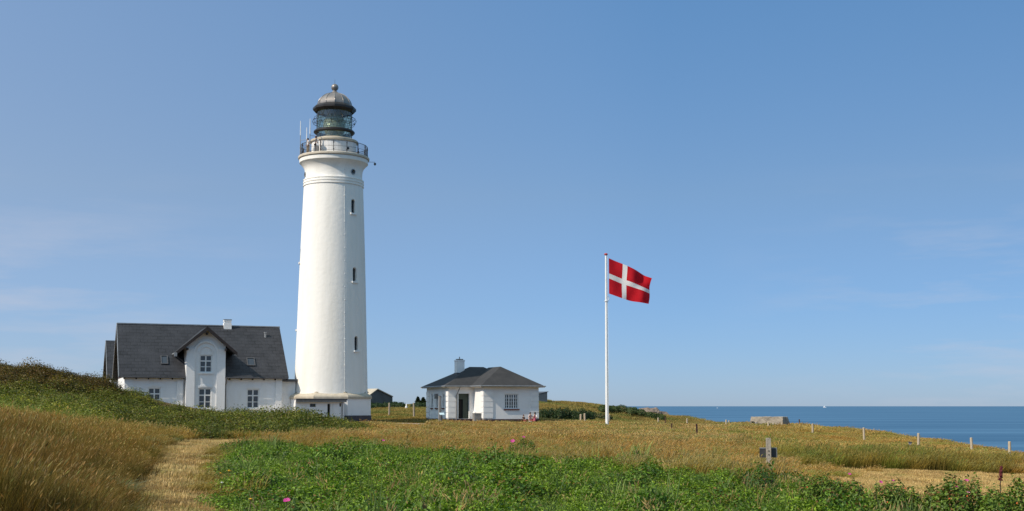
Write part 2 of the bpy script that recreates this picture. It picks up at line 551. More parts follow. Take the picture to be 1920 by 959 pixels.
def inrect(x, y, o, ang, x0, x1, y0, y1):
    c, s = math.cos(ang), math.sin(ang)
    dx, dy = x - o[0], y - o[1]
    a, b_ = dx * c + dy * s, -dx * s + dy * c
    return (a > x0) & (a < x1) & (b_ > y0) & (b_ < y1)


# main positions
TH = math.radians(21)
UX = Vector((math.cos(TH), math.sin(TH), 0))
UY = Vector((-math.sin(TH), math.cos(TH), 0))
TOW = P(620, 787, 118.3)
H0 = P(232, HOR, 110.5)           # keeper's house, front left corner
H0 = Vector((H0.x, H0.y, 0))
HL = along_px(H0, UX, 528)
TW = math.radians(22)
WX = Vector((math.cos(TW), math.sin(TW), 0))
WY = Vector((-math.sin(TW), math.cos(TW), 0))
W0 = P(841, HOR, 120.8)           # pavilion, inner front left corner
W0 = Vector((W0.x, W0.y, 0))
XB = along_px(W0, WX, 888)
_pb = W0 + WX * XB
DC = along_px(_pb, -WY, 907)
_pc = _pb - WY * DC
CL = along_px(_pc, WX, 1010)
WDEP = along_px(W0, WY, 800)
WL = XB + CL
GZ_TOWER, GZ_HOUSE, GZ_WHITE = -1.7, -2.1, -1.8

# ------------------------------------------------------------------ zones
PATH_D = [10, 19, 25, 35, 45, 55, 62]
PATH_C = [325, 312, 322, 338, 356, 382, 410]
PATH_W = [0.62, 0.64, 0.70, 0.82, 1.0, 1.2, 1.4]
DB_PX = [300, 395, 450, 520, 640, 760, 900, 1000, 1100, 1200, 1300, 1380, 1440, 1520, 1600, 1700, 1800, 1920, 2200]
DB_D = [40, 46, 49, 50, 50, 47, 40, 39, 38, 36, 32, 30, 29.5, 28.5, 27.5, 26, 26, 26, 26]


def zones(x, y):
    a = 960 + F * x / (y * 0.9964)
    xc = (np.interp(y, PATH_D, PATH_C) - 960) / F * y
    w = np.interp(y, PATH_D, PATH_W)
    wob = 0.25 * fbm(x, y, 2.2, 21)
    dp = np.abs(x - xc + 0.15 * wob) - w
    path = (dp < wob * 1.1 + .22 * fbm(x, y, .9, 27)) & (y < 61)
    turn = (y > 55) & (y < 62.5) & (x > xc - 1) & (a < 545 + 30 * wob)
    path = path | turn
    right = x > xc
    db = 1.08 * np.interp(a, DB_PX, DB_D) * (1 + 0.09 * fbm(x, y, 7.0, 22) + 0.08 * fbm(x, y, 1.8, 25))
    green = right & ~path & (y < db) & (dp > 0.45 + .45 * fbm(x, y, 2.6, 28))
    mown = (y > 27.5 + 1.0 * wob) & (y < 46.5 + 1.4 * wob) & (a > np.interp(y, [27, 34, 46], [1500, 1525, 1575]) + 80 * fbm(x, y, 3.0, 24))
    mown = mown | ((a > 1868 + 15 * wob) & (y > 55) & (y < 68))
    mown = mown & ~green
    court = inrect(x, y, (TOW.x + 3.2, 109.5), math.radians(6), 0, 9.5, 0, 6.0)
    build = inrect(x, y, H0, TH, -.3, HL + 2.0, -.6, 9.8) | ((x - TOW.x) ** 2 + (y - TOW.y) ** 2 < 4.7 ** 2) | inrect(x, y, W0, TW, -.2, WL + .2, -DC - .2, WDEP + .2)
    build = build | inrect(x, y, W0, TW, -.2, XB, -2.0, 0.2)
    edge = x > np.interp(y, EDGE_Y, EDGE_X) + 2.5
    fr = np.interp(a, [-200, 0, 250, 480, 600, 690], [57, 57, 60.5, 63.5, 68, 78])
    bk = np.interp(a, [-200, 0, 215, 300, 500, 690], [90, 90, 84, 80, 79, 84])
    hedge = (y > fr + 1.2 * wob) & (y < bk) & (a < 690 + 25 * wob)
    left = (x < xc) & ~path
    return dict(a=a, path=path, green=green, mown=mown, court=court, build=build, edge=edge, hedge=hedge, left=left, wob=wob, dp=dp, xc=xc, right=right)


def make_terrain():
    xs = np.concatenate([[-1600, -900, -500, -300, -200, -150, -120, -100, -85, -72], np.arange(-64, 44.1, 0.75), [48, 54, 62, 80, 110, 150]])
    ys = np.concatenate([[-120, -60, -30, -15, -5], np.arange(0, 130, 0.75), np.arange(130, 230, 1.5), [235, 245, 260, 280, 310, 350, 420, 520, 700, 1000, 1600]])
    X, Y = np.meshgrid(xs, ys)
    Z = gz(X.ravel(), Y.ravel())
    x, y = X.ravel(), Y.ravel()
    n = len(x)
    me = bpy.data.meshes.new('ground')
    nx, ny = len(xs), len(ys)
    idx = np.arange(n).reshape(ny, nx)
    q = np.stack([idx[:-1, :-1], idx[:-1, 1:], idx[1:, 1:], idx[1:, :-1]], -1).reshape(-1, 4)
    me.vertices.add(n)
    me.vertices.foreach_set('co', np.stack([x, y, Z], -1).ravel())
    me.loops.add(q.size)
    me.loops.foreach_set('vertex_index', q.ravel())
    me.polygons.add(len(q))
    me.polygons.foreach_set('loop_start', np.arange(0, q.size, 4))
    me.polygons.foreach_set('use_smooth', np.ones(len(q), bool))
    me.update()
    yy = np.maximum(y, 3.0)
    zn = zones(x, yy)
    c = np.tile(np.array([0.20, 0.135, 0.055]), (n, 1))
    c[zn['green']] = (0.045, 0.05, 0.018)
    c[zn['hedge']] = (0.05, 0.048, 0.02)
    c[zn['path']] = (0.44, 0.31, 0.125)
    c[zn['mown']] = (0.46, 0.34, 0.155)
    c[zn['left']] = (0.15, 0.10, 0.04)
    c[zn['hedge'] & (x < -20)] = (0.05, 0.045, 0.02)
    c[zn['edge']] = (0.30, 0.25, 0.16)
    at = me.attributes.new('zone', 'FLOAT_COLOR', 'POINT')
    at.data.foreach_set('color', np.concatenate([c, np.ones((n, 1))], 1).astype(np.float32).ravel())
    m, nt, b = new_mat('dry_ground')
    a_ = nt.nodes.new('ShaderNodeAttribute'); a_.attribute_name = 'zone'
    tc = nt.nodes.new('ShaderNodeTexCoord')
    n1 = noise(nt, tc.outputs['Object'], 3.0, 8.0, 0.7)
    n2 = noise(nt, tc.outputs['Object'], 0.5, 4.0)
    cc = mixc(nt, ramp(nt, n1.outputs['Fac'], 0.3, 0.75), mixc(nt, 1.0, a_.outputs['Color'], (0.55, 0.52, 0.48), 'MULTIPLY'), a_.outputs['Color'])
    cc = mixc(nt, ramp(nt, n2.outputs['Fac'], 0.45, 0.8), cc, mixc(nt, 1.0, cc, (0.75, 0.85, 0.6), 'MULTIPLY'))
    lk(nt, cc, b.inputs['Base Color'])
    b.inputs['Roughness'].default_value = 0.95
    b.inputs['Specular IOR Level'].default_value = 0.1
    bp = nt.nodes.new('ShaderNodeBump'); bp.inputs['Strength'].default_value = 0.8; bp.inputs['Distance'].default_value = 0.08
    lk(nt, n1.outputs['Fac'], bp.inputs['Height']); lk(nt, bp.outputs[0], b.inputs['Normal'])
    me.materials.append(m)
    o = bpy.data.objects.new('ground', me)
    COL.objects.link(o)
    tag(o, 'rolling dry dune ground under the grass and buildings', None, None, 'structure')


make_terrain()

# gravel forecourt right of the tower
mb = MB()
o_ = Vector((TOW.x + 3.2, 109.5, 0))
ca, sa = math.cos(math.radians(6)), math.sin(math.radians(6))
gx, gy = 20, 14
pts = []
for j in range(gy + 1):
    for i in range(gx + 1):
        a_, b_ = 9.5 * i / gx, 6.0 * j / gy
        x, y = o_.x + a_ * ca - b_ * sa, o_.y + a_ * sa + b_ * ca
        pts.append((x, y))
zz = gz([p[0] for p in pts], [p[1] for p in pts]) + 0.05
mb.faces([(p[0], p[1], z) for p, z in zip(pts, zz)], [(j * (gx + 1) + i, j * (gx + 1) + i + 1, (j + 1) * (gx + 1) + i + 1, (j + 1) * (gx + 1) + i) for j in range(gy) for i in range(gx)])
M['gravel'] = mat('pinkish_gravel', (0.36, 0.29, 0.25), (0.27, 0.22, 0.19), 6.0, 0.95, 0.6, 30)
tag(mb.build('gravel_path', M['gravel']), 'pinkish gravel yard in front of the tower foot', None, None, 'structure')

# sea
mb = MB()
mb.poly([(-150000, -3000, -24.0), (150000, -3000, -24.0), (150000, 250000, -24.0), (-150000, 250000, -24.0)])
m, nt, b = new_mat('sea_water')
tc = nt.nodes.new('ShaderNodeTexCoord')
mp = nt.nodes.new('ShaderNodeMapping'); mp.inputs['Scale'].default_value = (0.0012, 0.009, 1)
lk(nt, tc.outputs['Object'], mp.inputs['Vector'])
n1 = noise(nt, mp.outputs[0], 1.0, 6.0, 0.6)
n2 = noise(nt, tc.outputs['Object'], 0.35, 6.0, 0.6)
lk(nt, mixc(nt, ramp(nt, n1.outputs['Fac'], 0.38, 0.62), (0.026, 0.092, 0.178), (0.066, 0.160, 0.268)), b.inputs['Base Color'])
b.inputs['Roughness'].default_value = 0.5
b.inputs['Specular IOR Level'].default_value = 0.25
tag(mb.build('sea', m), 'calm blue sea reaching the horizon', None, None, 'structure')

# ------------------------------------------------------------------ lighthouse
D0 = 118.3
lt = thing('lighthouse', 'tall round white lighthouse with dark domed lantern, beside the slate roofed house', 'lighthouse', (TOW.x, TOW.y, GZ_TOWER))


def tz(y): return P(620, y, D0).z - GZ_TOWER


def tr(hw, y):
    z = P(620, y, D0).z
    return hw * (D0 * CP + z * SP) / F


def prof(lst): return [(tr(h_, y_), tz(y_)) for (y_, h_) in lst]


VIEW = math.atan2(-TOW.y, -TOW.x)     # direction from the tower towards the camera


def apply_mods(o):
    dg = bpy.context.evaluated_depsgraph_get()
    me = bpy.data.meshes.new_from_object(o.evaluated_get(dg))
    old = o.data
    o.modifiers.clear()
    o.data = me
    me.name = old.name
    return o


# shaft with real window openings
mb = MB()
sp = [(737, 68.2), (700, 67.2), (650, 65.6), (600, 64), (540, 62.2), (480, 60.2), (420, 57.9), (355, 55.2), (352.5, 55.0), (352, 56.4), (349.5, 56.4), (349, 55.4), (347.5, 55.4), (347, 56.4),
      (344.5, 56.4), (344, 55.4), (342.5, 55.4), (342, 56.2), (340, 56.2), (339, 53.6), (336, 53.0), (328, 53.1), (322, 53.9), (318, 55.3), (314.5, 57.6), (311.5, 60.4), (309.5, 62.4), (308.6, 63.6), (302.2, 63.9), (301.6, 63.2), (301.6, 30)]
pf = prof(sp)
pf = [(pf[0][0] - 0.0, pf[0][1] - 0.4)] + pf
mb.lathe(pf, 144, cap0=True, cap1=True)
shaft = mb.build('shaft', M['tower_white'], lt, True, 35)


def ang_at(px, y, front=True):
    """angle around the tower of a feature seen at (px, y)"""
    hw = np.interp(-y, [-737, -355, -330], [68.2, 55.2, 53.1])
    cx = proj(TOW.x, TOW.y, P(620, y, D0).z)[0]
    s = max(-1, min(1, (px - cx) / hw))
    return VIEW + math.asin(s), float(tr(hw, y))


WIN = [(661, 393, 13), (663.3, 519, 13), (666.5, 646, 13), (564.5, 481, 13), (557, 606, 13), (551.6, 708, 11)]
PORT = [(661, 329), (573.3, 331)]
cut = MB()
for (px, y, hh) in WIN:
    w, r = ang_at(px, y)
    hgt = tr(hh, y)
    n = Vector((math.cos(w), math.sin(w), 0)); t = Vector((-math.sin(w), math.cos(w), 0))
    z = tz(y)
    arch = [t * -0.23 + UZ * (-hgt), t * 0.23 + UZ * (-hgt)] + [t * (0.23 * math.cos(q)) + UZ * (hgt - .23 + 0.23 * math.sin(q)) for q in [math.pi * k / 8 for k in range(9)]]
    cut.prism([p + n * (r - 0.40) + UZ * z for p in arch], n * 0.9)
for (px, y) in PORT:
    w, r = ang_at(px, y)
    n = Vector((math.cos(w), math.sin(w), 0)); t = Vector((-math.sin(w), math.cos(w), 0))
    cut.prism([n * (r - 0.35) + UZ * (tz(y) + 0.27 * math.sin(q)) + t * 0.27 * math.cos(q) for q in [2 * math.pi * k / 20 for k in range(20)]], n * 0.9)
cutter = cut.build('cutter', M['tower_white'], lt)
md = shaft.modifiers.new('cut', 'BOOLEAN'); md.object = cutter; md.operation = 'DIFFERENCE'; md.solver = 'EXACT'
bpy.context.view_layer.update()
apply_mods(shaft)
shaft.data.set_sharp_from_angle(angle=math.radians(30))
bpy.data.objects.remove(cutter)
for (px, y, hh) in WIN:
    w, r = ang_at(px, y)
    hgt = tr(hh, y)
    n = Vector((math.cos(w), math.sin(w), 0)); t = Vector((-math.sin(w), math.cos(w), 0))
    z = tz(y)
    q = MB()
    ctr = n * (r - 0.22) + UZ * z
    for s_ in (-.2, 0, .2):
        q.prism([ctr + t * (s_ - .02) - UZ * hgt, ctr + t * (s_ + .02) - UZ * hgt, ctr + t * (s_ + .02) + UZ * (hgt - .08), ctr + t * (s_ - .02) + UZ * (hgt - .08)], n * 0.04)
    for zz_ in (-.3, .25):
        q.prism([ctr + t * -.2 + UZ * (zz_ - .02), ctr + t * .2 + UZ * (zz_ - .02), ctr + t * .2 + UZ * (zz_ + .02), ctr + t * -.2 + UZ * (zz_ + .02)], n * 0.035)
    wi = q.build('window', M['zinc_dark'], lt)
    q = MB()
    c2 = n * (r - 0.36) + UZ * z
    q.prism([c2 + t * -.3 - UZ * (hgt + .05), c2 + t * .3 - UZ * (hgt + .05), c2 + t * .3 + UZ * (hgt + .05), c2 + t * -.3 + UZ * (hgt + .05)], n * 0.1)
    q.build('pane', M['glass_dark'], wi)
    q = MB()
    c3 = n * (r - 0.1) + UZ * (z - hgt)
    q.prism([c3 + t * -.38 - UZ * .16, c3 + t * .38 - UZ * .16, c3 + t * .38 - UZ * .003, c3 + t * -.38 - UZ * .003], n * 0.28)
    q.build('sill', M['white_render'], wi)
for (px, y) in PORT:
    w, r = ang_at(px, y)
    n = Vector((math.cos(w), math.sin(w), 0)); t = Vector((-math.sin(w), math.cos(w), 0))
    q = MB()
    c = n * (r - 0.05) + UZ * tz(y)
    pts = []
    seg = 24
    for k in range(seg):
        a0 = 2 * math.pi * k / seg; a1 = 2 * math.pi * (k + 1) / seg
        e0 = t * math.cos(a0) + UZ * math.sin(a0); e1 = t * math.cos(a1) + UZ * math.sin(a1)
        q.prism([c + e0 * .262, c + e1 * .262, c + e1 * .20, c + e0 * .20], n * 0.12)
    po = q.build('porthole', M['zinc'], lt)
    q = MB()
    q.prism([n * (r - 0.28) + UZ * tz(y) + t * .3 * math.cos(2 * math.pi * k / 16) + UZ * .3 * math.sin(2 * math.pi * k / 16) for k in range(16)], n * 0.06)
    q.build('pane', M['glass_dark'], po)

# plinth (eight sided), stone band, tarred foot
ph = VIEW + math.radians(22.5)
Rp = tr(79.5, 760)
mb = MB(); mb.lathe([(Rp, tz(779)), (Rp, tz(748.5))], 8, cap0=True, cap1=True, phase=ph); mb.build('plinth', M['white_render'], lt)
mb = MB(); mb.lathe([(Rp + .09, -0.6), (Rp + .09, tz(779.4)), (Rp - .1, tz(778.6))], 8, cap0=True, phase=ph); mb.build('plinth_foot', M['tar'], lt)
mb = MB(); mb.lathe([(Rp - .2, tz(748.6)), (Rp + .10, tz(748.4)), (Rp + .12, tz(744.5)), (Rp + .02, tz(742)), (Rp - .25, tz(739.5)), (tr(69.6, 737), tz(737.6)), (tr(69.6, 737), tz(736)), (tr(67.6, 735), tz(735))], 8, cap0=True, phase=ph)
mb.build('stone_band', M['stone'], lt)
# gallery rim
mb = MB(); mb.lathe(prof([(301.4, 40), (301.4, 65.2), (300.4, 66.1), (297.6, 66.3), (296.6, 65.6), (296.4, 64.5), (296.4, 40)]), 128)
mb.build('gallery_rim', M['stone_rim'], lt, True, 35)
# railing
zf = tz(296.4)
Rr = tr(62.2, 285)
mb = MB()
for z, r in ((1.06, .026), (.55, .014), (.12, .016)): mb.ring(Rr, zf + z, r, 96, 6)
NB = 150
for k in range(NB):
    w = 2 * math.pi * k / NB
    x, y = Rr * math.cos(w), Rr * math.sin(w)
    mb.tube([(x, y, zf + .12), (x, y, zf + 1.06)], 0.009, 4, cap=False)
mb.build('railing', M['rail_metal'], lt)
NP = 16
for k in range(NP):
    w = 2 * math.pi * (k + .35) / NP
    x, y = Rr * math.cos(w), Rr * math.sin(w)
    mb = MB()
    mb.box((x - .035, y - .035, zf + .001), (x + .035, y + .035, zf + 1.10))
    mb.box((x - .06, y - .06, zf + .20), (x + .06, y + .06, zf + .28))
    mb.box((x - .06, y - .06, zf + .84), (x + .06, y + .06, zf + .92))
    mb.build('railing_post', M['black_metal'], lt)
# drum below the lantern, its stone cap, small porthole
Rd = tr(42.0, 280)
mb = MB(); mb.lathe([(Rd, zf - .02), (Rd, tz(270.6))], 96, cap1=True); mb.build('lantern_drum', M['white_render'], lt, True, 35)
mb = MB(); mb.lathe([(Rd - .3, tz(270.8)), (tr(43.6, 270), tz(270.5)), (tr(44.6, 269), tz(269.5)), (tr(44.6, 266), tz(266.4)), (tr(43.6, 265), tz(265.6)), (tr(34, 264), tz(264)), (tr(33.4, 262), tz(262)), (tr(20, 262), tz(262))], 96)
mb.build('drum_cap', M['stone'], lt, True, 35)
w = VIEW + math.asin((652 - 626.5) / 42.0)
n = Vector((math.cos(w), math.sin(w), 0)); t = Vector((-math.sin(w), math.cos(w), 0))
mb = MB(); mb.prism([n * (Rd - .03) + UZ * tz(284.5) + t * .13 * math.cos(2 * math.pi * k / 14) + UZ * .13 * math.sin(2 * math.pi * k / 14) for k in range(14)], n * 0.07)
mb.build('drum_vent', M['black_metal'], lt)
# lantern glazing
Rg = tr(32.6, 235)
zb, zt = tz(262), tz(208.5)
mb = MB(); mb.lathe([(Rg, zb), (Rg, zt)], 64); mb.build('lantern_glazing', M['lantern_glass'], lt, True)
mb = MB()
NL = 16
for sgn in (-1, 1):
    for k in range(NL):
        pts = []
        for i in range(13):
            f_ = i / 12
            w = 2 * math.pi * (k / NL) + sgn * f_ * 2 * math.pi * 2.0 / NL
            pts.append(((Rg + .012) * math.cos(w), (Rg + .012) * math.sin(w), zb + (zt - zb) * f_))
        mb.tube(pts, 0.013, 4, cap=False)
for f_ in (0.0, .25, .5, .75, 1.0): mb.ring(Rg + .012, zb + (zt - zb) * f_, 0.012, 64, 4)
mb.build('glazing_bars', M['rail_metal'], lt)
mb = MB()
lp = []
for i in range(25):
    f_ = i / 24
    r = 0.45 + 0.62 * math.sin(math.pi * (0.12 + 0.76 * f_)) + (0.035 if i % 2 else 0)
    lp.append((r, zb + .25 + (zt - zb - .65) * f_))
mb.lathe(lp, 24, cap0=True, cap1=True); mb.build('lens', M['lens'], lt)
mb = MB(); mb.lathe([(0.3, zb - .1), (.3, zb + .26)], 12, cap1=True); mb.build('lens_pedestal', M['ceil_paint'], lt, True, 40)
mb = MB(); mb.lathe([(Rg - .06, zt - .12), (Rg * .62, zt + .08), (.3, zt + .12)], 48, cap1=True); mb.build('lantern_ceiling', M['ceil_paint'], lt, True, 40)
# lower dark walkway ring, hand ring
mb = MB(); mb.lathe([(Rg + .02, tz(252)), (tr(36, 252), tz(252)), (tr(38.2, 250), tz(250)), (tr(38.2, 248), tz(248.2)), (tr(36.5, 246), tz(246.4)), (Rg + .02, tz(245.8))], 64)
mb.build('lantern_walkway', M['black_metal'], lt, True, 30)
mb = MB()
z1_, Rh = tz(228.5), tr(41.2, 230)
for dz in (-.28, .28): mb.ring(Rh - abs(dz) * .45, z1_ + dz, .02, 12, 5)
mb.ring(Rh, z1_, .02, 12, 5)
for k in range(12):
    w = 2 * math.pi * (k) / 12
    c, s = math.cos(w), math.sin(w)
    mb.tube([((Rg) * c, (Rg) * s, z1_ + .42), ((Rh - .13) * c, (Rh - .13) * s, z1_ + .28), (Rh * c, Rh * s, z1_), ((Rh - .13) * c, (Rh - .13) * s, z1_ - .28), (Rg * c, Rg * s, z1_ - .42)], .019, 5)
mb.build('lantern_handrail', M['black_metal'], lt)
# cornice, dome, ribs, finial
mb = MB(); mb.lathe([(Rg - .05, zt - .02), (tr(36, 210), tz(212.5)), (tr(40.2, 206), tz(208)), (tr(40.4, 204), tz(204.5)), (tr(38.5, 202), tz(202.3)), (tr(33, 200), tz(199.5)), (tr(31.4, 198), tz(198.5))], 12, phase=VIEW)
mb.build('lantern_cornice', M['black_metal'], lt)
dp_ = [(tr(31.6, 198), tz(199.0))]
for i in range(1, 13):
    q = math.pi / 2 * i / 12 * 0.93
    dp_.append((tr(31.6, 190) * math.cos(q), tz(199) + (tz(175.0) - tz(199)) * math.sin(q)))
mb = MB(); mb.lathe(dp_, 12, cap1=True, phase=VIEW); mb.build('dome', M['dome'], lt)
mb = MB()
for k in range(12):
    w = VIEW + 2 * math.pi * k / 12
    mb.tube([((r + .012) * math.cos(w), (r + .012) * math.sin(w), z) for (r, z) in dp_], .028, 5)
mb.build('dome_ribs', M['dome'], lt, True, 60)
mb = MB()
zn_ = dp_[-1][1]
mb.lathe([(.42, zn_ - .06), (.30, zn_ + .10), (.17, zn_ + .22), (.15, zn_ + .36), (.22, zn_ + .44)], 20, cap1=True)
mb.sphere((0, 0, tz(164.5)), tr(6.8, 164), 24, 16)
mb.build('finial', M['dome'], lt, True, 50)
mb = MB(); mb.tube([(0, 0, tz(158)), (0, 0, tz(149.5))], .014, 5); mb.build('lightning_rod', M['rail_metal'], lt)
# lightning conductor down the tower with clips
mb = MB()
pts = []
for y in list(range(735, 312, -12)):
    w, r = ang_at(645.2 - 0.0 * y, y)
    pts.append((math.cos(w) * (r + .025), math.sin(w) * (r + .025), tz(y)))
mb.tube(pts, .014, 5)
for p in pts[::2]:
    c = Vector(p); mb.box(c - Vector((.04, .04, .03)), c + Vector((.04, .04, .03)))
mb.build('conductor_cable', M['frame_white'], lt)


# antennas on the gallery edge
def antenna(px, ytop, ymid, ybot, arm=None):
    cx = proj(TOW.x, TOW.y, P(620, ybot, D0).z)[0]
    s = (px - cx) / 64.5
    w = VIEW + math.asin(max(-.98, s))
    R_ = tr(64.2, ybot) + .02
    x, y = R_ * math.cos(w), R_ * math.sin(w)
    # height allows for the antenna standing nearer than the axis
    dz = (R_ * -math.sin(w)) * 0.0
    Dn = TOW.y + y
    zz = lambda yy: P(px, yy, Dn).z - GZ_TOWER
    q = MB(); q.tube([(x, y, zf - .1), (x, y, zz(ymid))], .035, 8)
    if arm: q.tube([(x, y, zz(arm[1])), (x + (arm[0]), y + arm[2], zz(arm[1]))], .02, 6)
    a_ = q.build('antenna', M['zinc'], lt)
    q = MB(); q.tube([(x, y, zz(ymid)), (x, y, zz(ytop))], .045, 8, r1=.03); q.build('whip', M['pole_white'], a_, True, 40)


antenna(564.3, 227, 254, 290, (0.62, 263.5, -.25))
antenna(576.3, 239.5, 262, 289)
antenna(582.3, 223, 251, 288, (0.95, 254.5, .5))
# small dome camera on an arm at the right of the rim
w = VIEW + math.radians(88)
n = Vector((math.cos(w), math.sin(w), 0))
Rc = tr(66, 303)
mb = MB(); mb.tube([n * (Rc - .6) + UZ * tz(302.8), n * (Rc + .55) + UZ * tz(302.8), n * (Rc + .55) + UZ * tz(305)], .022, 6)
cam_ = mb.build('camera_bracket', M['zinc'], lt)
mb = MB(); c = n * (Rc + .55) + UZ * tz(306.3); mb.lathe([(.05, .12), (.11, .08), (.12, -.02), (.10, -.08), (.04, -.15)], 14, cap0=True, cap1=True)
mb.v = [tuple(Vector(p) + c) for p in mb.v]
mb.build('camera_housing', M['zinc_dark'], cam_, True, 40)
# white cabinet and its stay on the gallery, near the visitors
w = VIEW + math.asin((600 - 626) / 46.0)
c = Vector((math.cos(w), math.sin(w), 0)) * (Rr - .45)
mb = MB(); mb.box((c.x - .16, c.y - .12, zf + .001), (c.x + .16, c.y + .12, zf + .62)); mb.box((c.x - .12, c.y - .10, zf + .62), (c.x + .12, c.y + .10, zf + 1.25), 1)
mb.tube([(c.x + .2, c.y, zf + .8), (c.x + .75, c.y + .05, zf + .02)], .02, 5)
mb.build('gallery_cabinet', [M['grey_panel'], M['white_render']], lt)


# ------------------------------------------------------------------ keeper's house
def gable_roof(parent, x0, x1, yf, yb, ze, zr, ym, mats, thick=.16, barge=None, fascia=None):
    """pitched roof with ridge along local x"""
    mb = MB()
    for (ye, sg) in ((yf, 1), (yb, -1)):
        nrm = Vector((0, -(zr - ze), abs(ym - ye))).normalized() if sg == 1 else Vector((0, (zr - ze), abs(yb - ym))).normalized()
        a, b_ = Vector((x0, ye, ze)), Vector((x0, ym, zr))
        mb.prism([a, b_, b_ - UZ * thick * 1.35, a - nrm * thick], Vector((x1 - x0, 0, 0)))
    r = mb.build('roof', mats, parent)
    return r


hz = P(232, 705.5, 110.3).z - GZ_HOUSE            # eave height
rz_ = hz + 5.05
YM = 4.8
OV = 0.45
house = thing('keepers_house', 'white brick house with steep dark slate roof and central gabled bay, left of the lighthouse', 'house', (H0.x, H0.y, GZ_HOUSE), TH)
slope = (rz_ - hz) / (YM + OV)
roof_z = lambda t_: hz + (t_ + OV) * slope


def loc_h(p):
    d = p - Vector((H0.x, H0.y, 0))
    return Vector((d.dot(UX), d.dot(UY), d.z - GZ_HOUSE))


def hs(px, fwd=0.0):
    return along_px(H0 - UY * fwd, UX, px)


def hzv(px, y, fwd=0.0):
    s = hs(px, fwd)
    p = H0 + UX * s - UY * fwd
    return P(px, y, p.y).z - GZ_HOUSE


BP = 0.45
b0, b1 = hs(347.5, BP), hs(421, BP)
wl = (hs(277), hs(300.5), hzv(288, 761), hzv(288, 727.5))
wr = (hs(462.5), hs(485.5), hzv(474, 766), hzv(474, 730))
wu = (hs(372.5, BP), hs(396, BP), hzv(384, 699, BP), hzv(384, 666, BP))
wd = (hs(371.5, BP), hs(396, BP), hzv(384, 766.5, BP), hzv(384, 728.5, BP))
wtop = hz - 0.05
mb = MB()
wall(mb, (0, 0, 0), (1, 0, 0), b0, -.6, wtop + .35, [wl])
wr2 = (wr[0] - b1, wr[1] - b1, wr[2], wr[3])
wall(mb, (b1, 0, 0), (1, 0, 0), HL - b1, -.6, wtop + .35, [wr2])
wall(mb, (0, YM * 2, 0), (0, -1, 0), YM * 2, -.6, wtop)
wall(mb, (HL, 0, 0), (0, 1, 0), YM * 2, -.6, wtop)
wall(mb, (HL, YM * 2, 0), (-1, 0, 0), HL, -.6, wtop + .35)
# right gable in brick
mb.poly([(HL, 0, wtop), (HL, YM * 2, wtop), (HL, YM, rz_ - .35)])
walls = mb.build('wall', M['white'], house)
# pilasters, cornice strip, window arches
mb = MB()
pil = [(0.0, hs(249)), (b0 - .75, b0), (b1, b1 + .7), (HL - .6, HL)]
for (s0, s1) in pil:
    mb = MB()
    obox(mb, (0, 0, 0), (1, 0, 0), s0 + .003, s1 - .003, -.6, wtop - .02, 0.0, .09)
    mb.build('pilaster', M['white'], house)
for (s0, s1) in ((pil[0][1], pil[1][0]), (pil[2][1], pil[3][0])):
    mb = MB()
    obox(mb, (0, 0, 0), (1, 0, 0), s0, s1, wtop - .32, wtop - .02, 0.0, .085)
    mb.build('cornice_strip', M['white'], house)


def seg_arch(mb_, o, s0, s1, z, d0, d1, rise=.12, th=.16, side=.05):
    o = Vector(o)
    N_ = 8
    pin, pout = [], []
    for i in range(N_ + 1):
        f_ = i / N_
        s = (s0 - side) + (s1 - s0 + 2 * side) * f_
        zz_ = z + rise * (1 - (2 * f_ - 1) ** 2)
        pin.append((s, zz_)); pout.append((s, zz_ + th))
    for i in range(N_):
        q = [Vector((pin[i][0], -d0, pin[i][1])), Vector((pin[i + 1][0], -d0, pin[i + 1][1])), Vector((pout[i + 1][0], -d0, pout[i + 1][1])), Vector((pout[i][0], -d0, pout[i][1]))]
        mb_.prism([o + p for p in q], Vector((0, -(d1 - d0), 0)))


for w_ in (wl, wr):
    mb = MB(); seg_arch(mb, (0, 0, 0), w_[0], w_[1], w_[3] + .02, 0, .045); mb.build('window_arch', M['white'], house)
for w_ in (wl, wr): window(house, (0, 0, 0), (1, 0, 0), w_, 2, (.34, .67), sill=M['white_render'])
# brown boarded gable
mb = MB()
mb.prism([Vector((-.03, -.02, wtop + .003)), Vector((-.03, YM * 2 + .02, wtop + .003)), Vector((-.03, YM, rz_ - .33))], Vector((.12, 0, 0)))
mb.build('gable_boards', M['brown_wood'], house)
# bay
oB = (0, -BP, 0)
bc = (b0 + b1) / 2
bay_e = P(327, 660, 111.0).z - GZ_HOUSE
bay_r = P(388, 612.5, 111.5).z - GZ_HOUSE
bay_hw = 2.72
bs = (bay_r - bay_e) / bay_hw
wb = bay_r - .22 - bs * (b1 - b0) / 2
mb = MB()
rel = lambda h_: (h_[0] - b0, h_[1] - b0, h_[2], h_[3])
wall(mb, (b0, -BP, 0), (1, 0, 0), b1 - b0, -.6, wb, [rel(wu), rel(wd)])
mb.poly([(b0, -BP, wb), (b1, -BP, wb), (bc, -BP, bay_r - .22)])
wall(mb, (b0, 3.4, 0), (0, -1, 0), 3.4 + BP, -.6, wb)
wall(mb, (b1, -BP, 0), (0, 1, 0), 3.4 + BP, -.6, wb)
mb.build('bay_wall', M['white'], house)
mb = MB()
